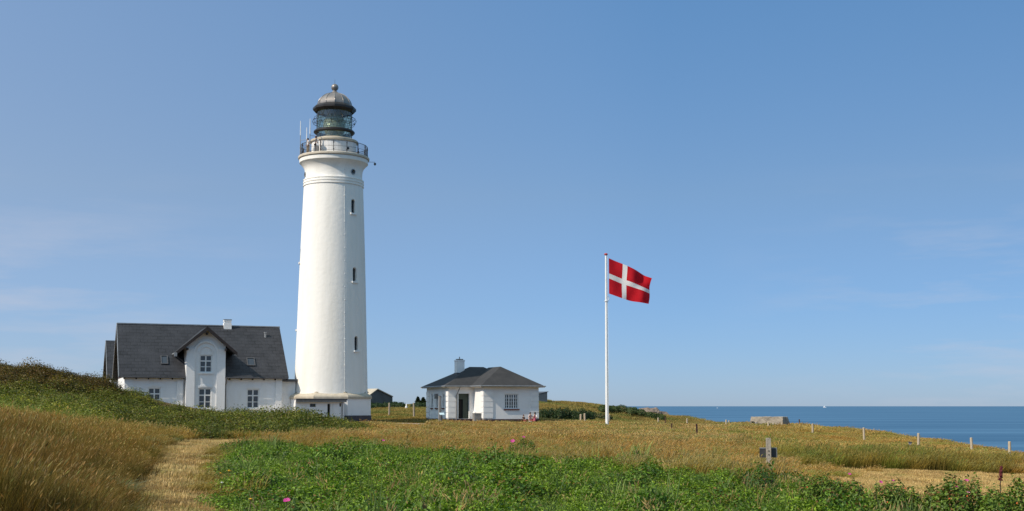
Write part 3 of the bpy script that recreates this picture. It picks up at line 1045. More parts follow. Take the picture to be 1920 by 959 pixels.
# corner strips and arched relief round the upper window
rl, rr_ = wu[0] - .42, wu[1] + .42
obox(mb, oB, (1, 0, 0), b0 + .003, rl, -.6, wb - .25, 0, .11)
mb.build('bay_pilaster', M['white'], house); mb = MB()
obox(mb, oB, (1, 0, 0), rr_, b1 - .003, -.6, wb - .25, 0, .11)
mb.build('bay_pilaster', M['white'], house); mb = MB()
ctr_s, rad = (wu[0] + wu[1]) / 2, (rr_ - rl) / 2
zc = wu[3] + .15
for i in range(18):
    q0, q1 = math.pi * i / 18, math.pi * (i + 1) / 18
    for (ra, rb, dd) in ((rad, rad + .16, .13), (rad - .42, rad - .32, .07)):
        mb.prism([Vector((ctr_s + r_ * math.cos(q), -BP, zc + r_ * math.sin(q))) for (r_, q) in ((ra, q0), (rb, q0), (rb, q1), (ra, q1))], Vector((0, -dd, 0)))
mb.build('arch_moulding', M['white'], house); mb = MB()
seg_arch(mb, oB, wd[0], wd[1], wd[3] + .02, 0, .045)
mb.build('window_arch', M['white'], house)
window(house, oB, (1, 0, 0), wu, 2, (.34, .67), sill=M['white_render'])
window(house, oB, (1, 0, 0), wd, 2, (.34, .67), sill=M['white_render'])
# main roof
main_roof = gable_roof(house, -.5, HL + .55, -OV, YM * 2 + OV, hz, rz_, YM, M['slate'])
mb = MB(); mb.box((-.52, YM - .13, rz_ - .05), (HL + .57, YM + .13, rz_ + .055)); mb.build('ridge_cap', M['zinc'], main_roof)
mb = MB()
for (ye) in (-OV, YM * 2 + OV):
    a, b_ = Vector((-.56, ye, hz + .03)), Vector((-.56, YM, rz_ + .03))
    mb.prism([a, b_, b_ - UZ * .30, a - UZ * .30], Vector((.055, 0, 0)))
mb.build('bargeboard', M['zinc'], main_roof)
mb = MB()
for (s0, s1) in ((-.45, b0 - .05), (b1 + .05, HL + .5)):
    mb = MB()
    mb.tube([(s0, -OV - .06, hz - .10), (s1, -OV - .06, hz - .10)], .065, 10)
    mb.build('gutter', M['zinc_dark'], main_roof)
    k = s0 + .4
    while k < s1:
        mb = MB(); mb.box((k - .05, -OV + .02, hz - .28), (k + .05, .0, hz - .16)); k += 1.05
        mb.build('rafter_end', M['dark_wood'], main_roof)
for s_ in (b0 - .12, b1 + .12):
    mb = MB(); mb.tube([(s_, -OV - .06, hz - .12), (s_, -OV - .02, hz - .35), (s_, -.14, hz - .75), (s_, -.14, -.5)], .05, 8); mb.build('downpipe', M['grey_panel'], house, True, 40)
# bay roof
mb = MB()
yf_, yk = -BP - .62, 4.4
for sg in (-1, 1):
    a = Vector((bc + sg * bay_hw, yf_, bay_e)); b_ = Vector((bc, yf_, bay_r))
    nrm = Vector((sg * (bay_r - bay_e), 0, bay_hw)).normalized()
    mb.prism([a, b_, b_ - UZ * .2, a - nrm * .15], Vector((0, yk - yf_, 0)))
broof = mb.build('bay_roof', M['slate_gable'], house)
mb = MB()
for sg in (-1, 1):
    a = Vector((bc + sg * (bay_hw + .02), yf_ - .06, bay_e + .03)); b_ = Vector((bc, yf_ - .06, bay_r + .05))
    mb.prism([a, b_, b_ - UZ * .40, a - UZ * .30], Vector((0, .055, 0)))
mb.build('bargeboard', M['dark_wood'], broof)
mb = MB()
for (ds, dz_) in ((0, -.62), (-1.72, -2.05), (1.72, -2.05)):
    mb = MB()
    mb.box((bc + ds - .07, yf_ + .01, bay_r + dz_ - .1), (bc + ds + .07, -BP - .002, bay_r + dz_ + .1))
    mb.build('rafter_end', M['dark_wood'], broof)
mb = MB(); mb.tube([(bc - bay_hw - .06, yf_ - .04, bay_e - .12), (bc - bay_hw - .06, 1.6, bay_e - .12)], .08, 10)
mb.box((bc - bay_hw - .2, yf_ - .16, bay_e - .42), (bc - bay_hw + .06, yf_ + .08, bay_e - .06))
mb.build('gutter', M['zinc'], broof)
# chimney
pc = hs(426, -YM)
pc = loc_h(P(426, 610, (H0 + UX * pc + UY * YM).y)).x
zt_ = P(426, 597.5, 117).z - GZ_HOUSE
mb = MB()
mb.box((pc - .36, YM - .36, rz_ - .75), (pc + .36, YM + .36, rz_ + .28))
mb.box((pc - .30, YM - .30, rz_ + .28), (pc + .30, YM + .30, zt_ - .22))
mb.box((pc - .36, YM - .36, zt_ - .22), (pc + .36, YM + .36, zt_ - .06))
ch = mb.build('chimney', M['white'], main_roof)
mb = MB(); mb.box((pc - .38, YM - .38, zt_ - .06), (pc + .38, YM + .38, zt_)); mb.build('chimney_cap', M['zinc'], ch)
# skylights and vent on the front slope
nr_w = (Matrix.Rotation(TH, 3, 'Z') @ Vector((0, -slope, 1))).normalized()
p0_w = H0 + UX * 0 + UY * -OV + UZ * (hz + GZ_HOUSE)


def on_roof(px, y): return loc_h(ray_plane(px, y, p0_w, nr_w))


sl = Vector((0, 1, slope)).normalized(); sn = Vector((0, -slope, 1)).normalized()
for (xa, xb, ya, yb_) in ((302, 315.5, 668, 684), (464, 479, 672, 687)):
    a = on_roof(xa, yb_); b_ = on_roof(xb, yb_); top = on_roof(xa, ya)
    wdt = b_.x - a.x; ht = (top - a).length
    q = MB()
    for (s0, s1, t0, t1) in ((0, wdt, 0, .09), (0, wdt, ht - .09, ht), (0, .08, .09, ht - .09), (wdt - .08, wdt, .09, ht - .09)):
        q.prism([a + Vector((s0, 0, 0)) + sl * t0 - sn * .05, a + Vector((s1, 0, 0)) + sl * t0 - sn * .05, a + Vector((s1, 0, 0)) + sl * t1 - sn * .05, a + Vector((s0, 0, 0)) + sl * t1 - sn * .05], sn * .17)
    k = q.build('skylight', M['zinc_dark'], main_roof)
    q = MB()
    q.prism([a + Vector((.07, 0, 0)) + sl * .08, a + Vector((wdt - .07, 0, 0)) + sl * .08, a + Vector((wdt - .07, 0, 0)) + sl * (ht - .08), a + Vector((.07, 0, 0)) + sl * (ht - .08)], sn * .06)
    q.build('pane', M['glass_dark'], k)
v = on_roof(497.5, 632)
mb = MB(); mb.tube([v - UZ * .1, v + UZ * .38], .10, 10); mb.tube([v + UZ * .38, v + UZ * .46], .15, 10); mb.build('roof_vent', M['zinc'], main_roof)
# flat roofed annexe on the right with a blind arch
ax0, ax1 = HL + .02, hs(553.5, -.5)
az = P(540, 716, 116).z - GZ_HOUSE
mb = MB()
wall(mb, (ax0, .5, 0), (1, 0, 0), ax1 - ax0, -.6, az)
wall(mb, (ax1, .5, 0), (0, 1, 0), 5.0, -.6, az)
mb.build('annexe_wall', M['white'], house)
mb = MB(); mb.box((ax0 - .01, .2, az + .002), (ax1 + .22, 5.6, az + .24)); mb.build('annexe_roof', M['zinc_dark'], house)
mb = MB()
ac = hs(535.5, -.5)
for (s0, s1) in ((ac - .36, ac - .28), (ac + .28, ac + .36)): obox(mb, (0, .5, 0), (1, 0, 0), s0, s1, -.5, hzv(535, 742, -.5), 0, .05)
seg_arch(mb, (0, .5, 0), ac - .28, ac + .28, hzv(535, 742, -.5), 0, .05, .2, .08, .06)
mb.build('blind_arch', M['white_render'], house)

# rear wing / outbuilding behind the left gable
r0 = P(208, HOR, 124.0)
rg = GZ_HOUSE
re_ = P(208, 711, 124).z - rg
rr2 = P(200, 640, 128.5).z - rg
rear = thing('rear_house', 'slate roofed white house half hidden behind the left gable of the bay house', 'house', (r0.x, r0.y, rg), TH)
mb = MB()
dpt = 8.6
wall(mb, (0, 0, 0), (1, 0, 0), 9.0, -.5, re_)
wall(mb, (0, dpt, 0), (0, -1, 0), dpt, -.5, re_)
wall(mb, (9, 0, 0), (0, 1, 0), dpt, -.5, re_)
wall(mb, (9, dpt, 0), (-1, 0, 0), 9.0, -.5, re_)
mb.build('wall', M['white'], rear)
mb = MB(); mb.prism([Vector((-.02, 0, re_ + .003)), Vector((-.02, dpt, re_ + .003)), Vector((-.02, dpt / 2, rr2 - .3))], Vector((.1, 0, 0)))
mb.build('gable_boards', M['brown_wood'], rear)
mb = MB(); mb.prism([Vector((8.9, 0, re_ + .003)), Vector((8.9, dpt, re_ + .003)), Vector((8.9, dpt / 2, rr2 - .3))], Vector((.1, 0, 0)))
mb.build('gable_boards', M['brown_wood'], rear)
rroof = gable_roof(rear, -.45, 9.4, -.4, dpt + .4, re_, rr2, dpt / 2, M['slate'])
mb = MB()
for ye in (-.4, dpt + .4):
    a, b_ = Vector((-.50, ye, re_ + .03)), Vector((-.50, dpt / 2, rr2 + .03)); mb.prism([a, b_, b_ - UZ * .28, a - UZ * .28], Vector((.05, 0, 0)))
mb.build('bargeboard', M['zinc'], rroof)
mb = MB(); mb.box((-.47, dpt / 2 - .12, rr2 - .05), (9.4, dpt / 2 + .12, rr2 + .05)); mb.build('ridge_cap', M['zinc'], rroof)

# low link building between house and tower
k0 = P(554, HOR, 111.0)
LTH = math.radians(31)
LX = Vector((math.cos(LTH), math.sin(LTH), 0))
K0 = Vector((k0.x, k0.y, 0))
link = thing('link_building', 'low flat roofed white link building in front of the lighthouse foot', 'building', (k0.x, k0.y, -2.0), LTH)
LW = along_px(K0, LX, 645.5)
kx = lambda px: along_px(K0, LX, px)
kz = lambda y, px=600: P(px, y, (K0 + LX * kx(px)).y).z + 2.0
hwin = (kx(581), kx(592), kz(763.5, 586), kz(757.3, 586))
hdoor = (kx(614), kx(624.5), kz(790), kz(757.5))
hsm = (kx(636.5), kx(639.5), kz(762.8), kz(756.5))
mb = MB()
wall(mb, (0, 0, 0), (1, 0, 0), LW, -.4, kz(754.5), [hwin, hdoor, hsm])
wall(mb, (LW, 0, 0), (0, 1, 0), .75, -.4, kz(754.5))
# the far side runs back to the annexe corner
rd = Vector((k0.x, k0.y, 0)).normalized()
rd = Vector((rd.dot(LX), rd.dot(Vector((-LX.y, LX.x, 0))), 0))
wall(mb, rd * 4.6, -rd, 4.6, -.4, kz(754.5))
mb.build('wall', M['white_render'], link)
mb = MB()
roofp = [Vector((-.05, -.28, 0)), Vector((LW + .12, -.28, 0)), Vector((LW + .12, .9, 0)), rd * 4.6 + Vector((2.2, 0, 0)), rd * 4.6]
mb.prism([p_ + UZ * kz(754.4) for p_ in roofp], UZ * (kz(750.5) - kz(754.4)), 0)
roofq = [Vector((-.05, -.33, 0)), Vector((LW + .16, -.33, 0)), Vector((LW + .16, .95, 0)), rd * 4.55 + Vector((2.2, 0, 0)), rd * 4.55]
mb.prism([p_ + UZ * (kz(750.5) + .003) for p_ in roofq], UZ * .13, 1)
mb.build('roof', [M['grey_panel'], M['zinc_dark']], link)
window(link, (0, 0, 0), (1, 0, 0), hwin, 2, (), sill=None, fmat=M['zinc_dark'], frame=.05, bar=.025)
window(link, (0, 0, 0), (1, 0, 0), hsm, 1, (), sill=None, frame=.03, fmat=M['zinc_dark'])
mb = MB(); obox(mb, (0, 0, 0), (1, 0, 0), hdoor[0] + .004, (hdoor[0] + hdoor[1]) / 2 - .02, hdoor[2], hdoor[3] - .004, -.155, -.13, 0)
obox(mb, (0, 0, 0), (1, 0, 0), (hdoor[0] + hdoor[1]) / 2, hdoor[1] - .004, hdoor[2], hdoor[3] - .004, -.13, -.02, 1)
mb.build('door', [M['black_void'], M['frame_white']], link)
mb = MB(); mb.tube([(LW - .25, -.1, kz(754)), (LW - .25, -.1, -.3)], .05, 8); mb.build('downpipe', M['grey_panel'], link)

# ------------------------------------------------------------------ white pavilion
pav = thing('white_pavilion', 'single storey white building with hipped dark felt roof and open green door', 'building', (W0.x, W0.y, GZ_WHITE), TW)
we = P(907, 726.3, _pc.y).z - GZ_WHITE       # wall top
wz = lambda px, y, o: P(px, y, o.y).z - GZ_WHITE
ax_b = lambda px: along_px(W0, WX, px)
ax_c = lambda px: along_px(_pc, WX, px)
ay_a = lambda px: along_px(W0, WY, px)
pl = 0.55
hd = (ax_b(859.5), ax_b(879.5), pl + .02, wz(870, 738.5, W0 + WX * 1.8))
hw = (ax_c(946), ax_c(972), wz(960, 767, _pc + WX * 2.8), wz(960, 739, _pc + WX * 2.8))
mb = MB()
wall(mb, (0, 0, 0), (1, 0, 0), XB, pl, we, [hd], depth=.3)
wall(mb, (XB, 0, 0), (0, -1, 0), DC, pl, we)
wall(mb, (XB, -DC, 0), (1, 0, 0), CL, pl, we, [hw])
wall(mb, (WL, -DC, 0), (0, 1, 0), DC + WDEP, pl, we)
wall(mb, (WL, WDEP, 0), (-1, 0, 0), WL, pl, we)
hz_a = []
for pxc in (831, 818.8, 810):
    d_ = ay_a(pxc)
    hz_a.append((WDEP - d_ - .30, WDEP - d_ + .30, wz(pxc, 765, W0 + WY * d_), wz(pxc, 738.5, W0 + WY * d_)))
wall(mb, (0, WDEP, 0), (0, -1, 0), WDEP, pl, we, hz_a)
mb.build('wall', M['white_render'], pav)
mb = MB()
e = .05
for poly in ([(-e, WDEP + e), (-e, -e), (XB - e, -e), (XB - e, -DC - e), (WL + e, -DC - e), (WL + e, WDEP + e)],):
    lo = [Vector((x, y, -.5)) for x, y in poly]
    mb.prism(lo, Vector((0, 0, pl + .5 - .003)))
mb.build('plinth_foot', M['tar_brick'], pav)
# quoins
mb = MB()
for (o, ux, s0, s1, zmax) in (((XB, -DC, 0), (1, 0, 0), .003, .95, we - .55), ((XB, -DC, 0), (1, 0, 0), CL - .9, CL - .003, we - .55), ((XB, 0, 0), (0, -1, 0), DC - .75, DC + .047, we - .55),
                              ((0, 0, 0), (1, 0, 0), .003, .80, we - .55), ((0, WDEP, 0), (0, -1, 0), WDEP - .95, WDEP + .047, we - .55), ((0, WDEP, 0), (0, -1, 0), .003, .95, we - .55)):
    z = pl + .02
    mb = MB()
    while z + .5 < zmax + .25:
        obox(mb, o, ux, s0, s1, z + .075, z + .535, 0, .06); z += .54
    mb.build('quoins', M['white_render'], pav)
for h_ in hz_a: window(pav, (0, WDEP, 0), (0, -1, 0), h_, 1, (.30, .52, .75), sill=M['red_sill'], bar=.03)
window(pav, (XB, -DC, 0), (1, 0, 0), hw, 6, (.28, .52, .76), sill=M['red_sill'], bar=.03, cols_thick=2)
# door: transom light, dark opening, green leaf
mb = MB()
obox(mb, (0, 0, 0), (1, 0, 0), hd[0] - .10, hd[0] - .002, hd[2], hd[3] + .08, .0, .06)
obox(mb, (0, 0, 0), (1, 0, 0), hd[1] + .002, hd[1] + .10, hd[2], hd[3] + .08, .0, .06)
obox(mb, (0, 0, 0), (1, 0, 0), hd[0] - .002, hd[1] + .002, hd[3] + .003, hd[3] + .08, .0, .06)
door = mb.build('door', M['frame_white'], pav)
zm = hd[3] - .55
mb = MB(); obox(mb, (0, 0, 0), (1, 0, 0), hd[0] + .003, hd[1] - .003, hd[2], hd[3] - .003, -.30, -.28); mb.build('doorway', M['black_void'], door)
mb = MB()
obox(mb, (0, 0, 0), (1, 0, 0), hd[0] + .003, hd[1] - .003, zm, zm + .09, -.25, -.15)
obox(mb, (0, 0, 0), (1, 0, 0), hd[0] + .003, hd[1] - .003, zm + .09, hd[3] - .004, -.24, -.20)
for i in range(7):
    s = hd[0] + .08 + (hd[1] - hd[0] - .16) * i / 6
    obox(mb, (0, 0, 0), (1, 0, 0), s - .015, s + .015, zm + .09, hd[3] - .01, -.20, -.18)
mb.build('transom', M['green_door'], door)
hm = (hd[0] + hd[1]) / 2 - .03
mb = MB(); obox(mb, (0, 0, 0), (1, 0, 0), hm, hd[1] - .004, hd[2], zm - .003, -.25, -.18)
for i in range(6):
    s = hm + .05 + (hd[1] - hm - .1) * i / 5
    obox(mb, (0, 0, 0), (1, 0, 0), s - .012, s + .012, hd[2] + .05, zm - .05, -.18, -.168)
mb.build('door_leaf', M['green_door'], door)
# hipped roofs
ov = .48
rise_k = math.tan(math.radians(30.5))


def hip(mb_, x0, x1, y0, y1, z, along='x', th=.12, zr_set=None):
    """hip roof over a rectangle; returns ridge height"""
    if along == 'x':
        hw_ = (y1 - y0) / 2; zr = z + hw_ * rise_k if zr_set is None else zr_set
        a, b_ = Vector((x0 + hw_, (y0 + y1) / 2, zr)), Vector((x1 - hw_, (y0 + y1) / 2, zr))
        c = [Vector((x0, y0, z)), Vector((x1, y0, z)), Vector((x1, y1, z)), Vector((x0, y1, z))]
        mb_.poly([c[0], c[1], b_, a]); mb_.poly([c[1], c[2], b_]); mb_.poly([c[2], c[3], a, b_]); mb_.poly([c[3], c[0], a])
        lo = [p - UZ * th for p in c]
    else:
        hw_ = (x1 - x0) / 2; zr = z + hw_ * rise_k
        a = Vector(((x0 + x1) / 2, y0 + hw_, zr)); b_ = Vector(((x0 + x1) / 2, y1, zr))
        c = [Vector((x0, y0, z)), Vector((x1, y0, z)), Vector((x1, y1, z)), Vector((x0, y1, z))]
        mb_.poly([c[0], c[1], a]); mb_.poly([c[1], c[2], b_, a]); mb_.poly([c[3], c[0], a, b_])
        lo = [p - UZ * th for p in c]
    return zr


ze_ = we + .14
mb = MB()
zr2 = hip(mb, XB - ov, WL + ov - .03, -DC - ov, WDEP / 2, ze_ - .006, 'y')
zr1 = hip(mb, -ov, WL + ov, -ov, WDEP + ov, ze_, 'x', zr_set=zr2 + .05)
proof = mb.build('roof', M['felt'], pav)
mb = MB()
# fascia boards and soffit
z0_, z1_ = ze_ - .15, ze_ - .004
outl = [(-ov, WDEP + ov), (-ov, -ov), (XB - ov, -ov), (XB - ov, -DC - ov), (WL + ov - .01, -DC - ov), (WL + ov - .01, WDEP + ov)]
lo = [Vector((x, y, z0_)) for x, y in outl]
mb.prism(lo, Vector((0, 0, z1_ - z0_ - .01)))
mb.build('fascia', M['stone_rim'], proof)
mb = MB()
mb.tube([(-ov, WDEP + ov, ze_ - .03), (-ov - .05, -ov - .05, ze_ - .03), (XB - ov - .06, -ov - .05, ze_ - .03)], .055, 8)
mb.tube([(XB - ov - .05, -ov, ze_ - .03), (XB - ov - .05, -DC - ov - .05, ze_ - .03), (WL + ov + .04, -DC - ov - .05, ze_ - .03), (WL + ov + .04, WDEP, ze_ - .03)], .055, 8)
mb.build('gutter', M['zinc'], proof)
s_ = ax_b(855)
mb = MB(); mb.tube([(s_ + .25, -ov - .03, ze_ - .08), (s_ + .18, -ov + .05, ze_ - .3), (s_, -.09, ze_ - .95), (s_, -.09, pl - .2)], .045, 8); mb.build('downpipe', M['grey_panel'], pav, True, 40)
# chimney
cx_, cy_ = 2.35, 3.45
czt = P(857, 673.5, (W0 + WX * cx_ + WY * cy_).y).z - GZ_WHITE
mb = MB()
mb.box((cx_ - .40, cy_ - .40, ze_ + .6), (cx_ + .40, cy_ + .40, czt - .24)); mb.box((cx_ - .44, cy_ - .44, czt - .24), (cx_ + .44, cy_ + .44, czt - .12))
pch = mb.build('chimney', M['white_render'], proof)
mb = MB(); mb.box((cx_ - .30, cy_ - .30, czt - .12), (cx_ + .30, cy_ + .30, czt)); mb.tube([(cx_, cy_, czt), (cx_, cy_, czt + .22)], .05, 8); mb.build('chimney_cap', M['grey_panel'], pch)
mb = MB(); mb.box((cx_ - .46, cy_ - .46, ze_ + .75), (cx_ + .46, cy_ + .46, ze_ + 1.40)); mb.build('chimney_flashing', M['zinc_dark'], pch)
# projecting plate beside the middle end window
d_ = ay_a(821.5)
mb = MB(); zc_ = wz(818, 742.5, W0 + WY * d_); mb.box((-.40, d_ - .03, zc_ - .30), (-.03, d_ + .03, zc_ + .20)); mb.box((-.03, d_ - .02, zc_ - .05), (0, d_ + .02, zc_ + .05))
mb.build('projecting_plate', M['grey_panel'], pav)
mb = MB(); obox(mb, (XB, 0, 0), (0, -1, 0), .02, .75, pl, pl + .72, 0, .10); mb.build('door_pier', M['white_render'], pav)


# ------------------------------------------------------------------ objects near the pavilion
def gpos(px, D):
    p = P(px, HOR, D)
    return Vector((p.x, D, g1(p.x, D)))


p = gpos(825, 117.8)
o = thing('grey_pillar', 'slim square grey pillar standing in front of the end windows of the hipped building', 'pillar', p, TW)
zt_ = P(825, 742.5, 117.8).z - p.z
mb = MB(); mb.box((-.11, -.11, -.2), (.11, .11, zt_ - .06)); mb.build('shaft', M['grey_panel'], o)
mb = MB(); mb.box((-.125, -.125, zt_ - .06), (.125, .125, zt_)); mb.build('cap', M['grey_panel'], o)
p = gpos(828.5, 113.5)
o = thing('information_lectern', 'small information lectern with tilted pale blue board, beside the grey pillar', 'lectern', p, .3)
zt_ = P(828, 776, 113.5).z - p.z
mb = MB(); mb.box((-.04, -.04, -.2), (.04, .04, zt_ - .08)); mb.build('leg', M['black_metal'], o)
M['pale_board'] = mat('pale_blue_board', (0.55, 0.68, 0.70), (0.48, 0.60, 0.63), 5.0, 0.4)
mb = MB(); mb.prism([Vector((-.22, -.18, zt_ - .12)), Vector((.22, -.18, zt_ - .12)), Vector((.22, .16, zt_ + .06)), Vector((-.22, .16, zt_ + .06))], Vector((0, 0, .03))); mb.build('board', M['pale_board'], o)
p = _pc - WX * .45 + WY * .75
p = Vector((p.x, p.y, g1(p.x, p.y)))
o = thing('wooden_bin', 'grey boarded bin with flat lid beside the sunlit wall next to the door', 'bin', p, TW)
zt_ = P(896, 775, p.y).z - p.z
mb = MB()
for sx in range(5): mb.box((-.30 + sx * .122, -.30, .05), (-.30 + sx * .122 + .112, -.27, zt_ - .05))
for sx in range(5): mb.box((-.33, -.27 + sx * .11, .05), (-.30, -.27 + sx * .11 + .10, zt_ - .05))
mb.box((-.299, -.269, -.1), (.309, .27, zt_ - .06)); mb.build('body', M['grey_panel'], o)
mb = MB(); mb.box((-.36, -.34, zt_ - .05), (.35, .32, zt_)); mb.build('lid', M['grey_panel'], o)


# ------------------------------------------------------------------ people
def skin_mesh(name, verts, edges, radii, matl, parent, sub=2, root=0):
    me = bpy.data.meshes.new(name)
    me.from_pydata([tuple(v) for v in verts], edges, [])
    o = bpy.data.objects.new(name, me)
    COL.objects.link(o)
    o.parent = parent
    sk = o.modifiers.new('skin', 'SKIN')
    sk.use_smooth_shade = True
    for i, r in enumerate(radii):
        d = me.skin_vertices[0].data[i]
        d.radius = r if isinstance(r, tuple) else (r, r)
        d.use_root = (i == root)
    sb = o.modifiers.new('sub', 'SUBSURF'); sb.levels = sub; sb.render_levels = sub
    bpy.context.view_layer.update()
    apply_mods(o)
    o.data.materials.clear()
    o.data.materials.append(matl)
    return o


def person(label, loc, rz, pose, s=1.0, hair='hair_dark', top='cloth_white', bottom='cloth_black', skirt=False, group=None, bun=False, long_hair=False, sleeves=True):
    """pose: 'stand' or 'sit'; local +y is forward; figure ~1.68 m tall at s=1"""
    o = thing('person', label, 'person', loc, rz, group)
    sit = pose == 'sit'
    hip = .50 if sit else .90
    V, E, Rr_ = [], [], []

    def add(p, r, frm=None):
        V.append(Vector(p) * s); Rr_.append(tuple(x * s for x in r) if isinstance(r, tuple) else r * s)
        i = len(V) - 1
        if frm is not None: E.append((frm, i))
        return i
    ln = .05 if sit else 0.0
    pel = add((0, 0, hip), (.135, .10))
    wai = add((0, ln * .5, hip + .20), (.115, .085), pel)
    che = add((0, ln, hip + .40), (.14, .10), wai)
    nb = add((0, ln + .01, hip + .54), (.06, .055), che)
    hd_ = add((0, ln + .03, hip + .64), (.072, .085), nb)
    add((0, ln + .025, hip + .75), (.06, .075), hd_)
    hands = []
    for sg in (-1, 1):
        sh = add((sg * .17, ln, hip + .47), .055, che)
        el = add((sg * .23, ln + (.10 if sit else .02), hip + .22), .042, sh)
        if sit: wr_ = add((sg * .12, ln + .30, hip + .18), .03, el)
        else: wr_ = add((sg * .22, ln + .14, hip + .02), .03, el)
        d = (Vector(V[wr_]) / s - Vector(V[el]) / s).normalized()
        pm = add(Vector(V[wr_]) / s + d * .06, (.036, .02), wr_)
        hands.append((pm, d))
        for k in range(4):
            base = Vector(V[pm]) / s
            off = Vector(((k - 1.5) * .016, 0, 0))
            f1 = add(base + d * (.045 + .006 * (1.5 - abs(k - 1.5))) + off, .009, pm)
            add(base + d * .075 + off - UZ * .02, .008, f1)
        th = add(Vector(V[wr_]) / s + d * .04 + Vector((-sg * .04, 0, .01)), .011, wr_)
        add(Vector(V[th]) / s + d * .035, .009, th)
    for sg in (-1, 1):
        hj = add((sg * .09, 0, hip - .03), .085, pel)
        if sit:
            kn = add((sg * .12, .42, hip - .02), .06, hj); an = add((sg * .12, .46, .09), .038, kn)
        else:
            kn = add((sg * .10, .02, .48), .062, hj); an = add((sg * .10, -.01, .08), .038, kn)
        ft = Vector(V[an]) / s
        add((ft.x, ft.y + .15, .035), (.04, .028), an)
    body = skin_mesh('body', V, E, Rr_, M['skin'], o)
    # eyes and nose
    q = MB()
    hz_ = hip + .66
    for sg in (-1, 1):
        q = MB(); q.sphere(Vector((sg * .03, ln + .105, hz_ + .01)) * s, .011 * s, 8, 6)
        q.build('eye', M['hair_dark'], o, True)
    q = MB(); q.sphere(Vector((0, ln + .118, hz_ - .02)) * s, .016 * s, 8, 6, sc=(.8, 1.1, 1.4)); q.build('nose', M['skin'], body, True)
    # hair: cap over the skull, open at the face
    q = MB()
    c = Vector((0, ln + .005, hip + .705)) * s
    q.sphere(c, .105 * s, 14, 10, sc=(.88, 1.02, 1.05))
    if bun: q.sphere(c + Vector((0, -.10, .07)) * s, .05 * s, 10, 8)
    if long_hair: q.sphere(c + Vector((0, -.05, -.13)) * s, .10 * s, 10, 8, sc=(.85, .55, 1.5))
    q.build('hair', M[hair], o, True)
    # clothing: follows the torso and limbs, a little wider than the body
    TV, TE, TR = [], [], []

    def tadd(p, r, frm=None):
        TV.append(Vector(p) * s); TR.append(tuple(x * s for x in r) if isinstance(r, tuple) else r * s)
        if frm is not None: TE.append((frm, len(TV) - 1))
        return len(TV) - 1
    a = tadd((0, 0, hip + .02), (.155, .12)); b2 = tadd((0, ln * .5, hip + .20), (.135, .105), a); c2_ = tadd((0, ln, hip + .40), (.158, .115), b2); tadd((0, ln + .005, hip + .50), (.085, .07), c2_)
    for sg in (-1, 1):
        q1 = tadd((sg * .17, ln, hip + .465), .068, c2_)
        if sleeves: tadd((sg * .215, ln + (.07 if sit else .015), hip + .28), .058, q1)
    skin_mesh('shirt', TV, TE, TR, M[top], o)
    TV, TE, TR = [], [], []
    a = tadd((0, -.005, hip + .03), (.15, .118))
    for sg in (-1, 1):
        h1 = tadd((sg * .092, 0, hip - .04), (.10 if not skirt else .13), a)
        if sit:
            k1_ = tadd((sg * .12, .42, hip - .015), .075, h1); tadd((sg * .12, .455, .26 if not skirt else .40), .062, k1_)
        else:
            k1_ = tadd((sg * .10, .02, .48), .078 if not skirt else .12, h1)
            if not skirt: tadd((sg * .10, -.008, .14), .058, k1_)
    skin_mesh('skirt' if skirt else 'trousers', TV, TE, TR, M[bottom], o)
    return o


# gallery visitors
fl = GZ_TOWER + zf


def on_gallery(px, y, R_):
    cx = proj(TOW.x, TOW.y, P(620, y, D0).z)[0]
    w = VIEW + math.asin((px - cx) / (R_ / (tr(1, y))))
    return Vector((TOW.x + R_ * math.cos(w), TOW.y + R_ * math.sin(w), fl)), w


pp, w = on_gallery(593, 285, Rr - .42)
person('person with reddish hair, grey top and black trousers on the lighthouse gallery', pp, w + math.pi / 2 * 0.6, 'stand', .95, 'hair_red', 'cloth_grey', 'cloth_black', group='visitors on the lighthouse gallery')
pp, w = on_gallery(578.5, 285, Rr - .38)
person('person in white top and beige trousers behind the lighthouse gallery antennas', pp, w - math.pi / 2, 'stand', .92, 'hair_dark', 'cloth_white', 'cloth_beige', group='visitors on the lighthouse gallery')
pp, w = on_gallery(671.5, 288, Rr - .55)
person('person in black sitting low on the right of the lighthouse gallery', pp - UZ * .22, w + 2.2, 'sit', .72, 'hair_dark', 'cloth_black', 'cloth_black', group='visitors on the lighthouse gallery')
# bench and family at the front wall of the pavilion
bs0, bs1 = ax_c(966), ax_c(1003)
pm = _pc + WX * ((bs0 + bs1) / 2) - WY * .95
gb = g1(pm.x, pm.y)
bench = thing('bench', 'low dark wooden bench by the wall under the family', 'bench', (pm.x, pm.y, gb), TW)
bl = (bs1 - bs0) / 2
mb = MB()
for k in range(3): mb.box((-bl, -.18 + k * .125, .41), (bl, -.18 + k * .125 + .11, .45))
mb.build('seat', M['brown_wood'], bench)
for sx in (-bl + .25, bl - .25):
    mb = MB(); mb.box((sx - .04, -.15, -.1), (sx + .04, .16, .408)); mb.build('leg', M['brown_wood'], bench)


def on_bench(px, d=0.0):
    s = ax_c(px)
    q = _pc + WX * s - WY * (.95 + d)
    return Vector((q.x, q.y, gb + .0))


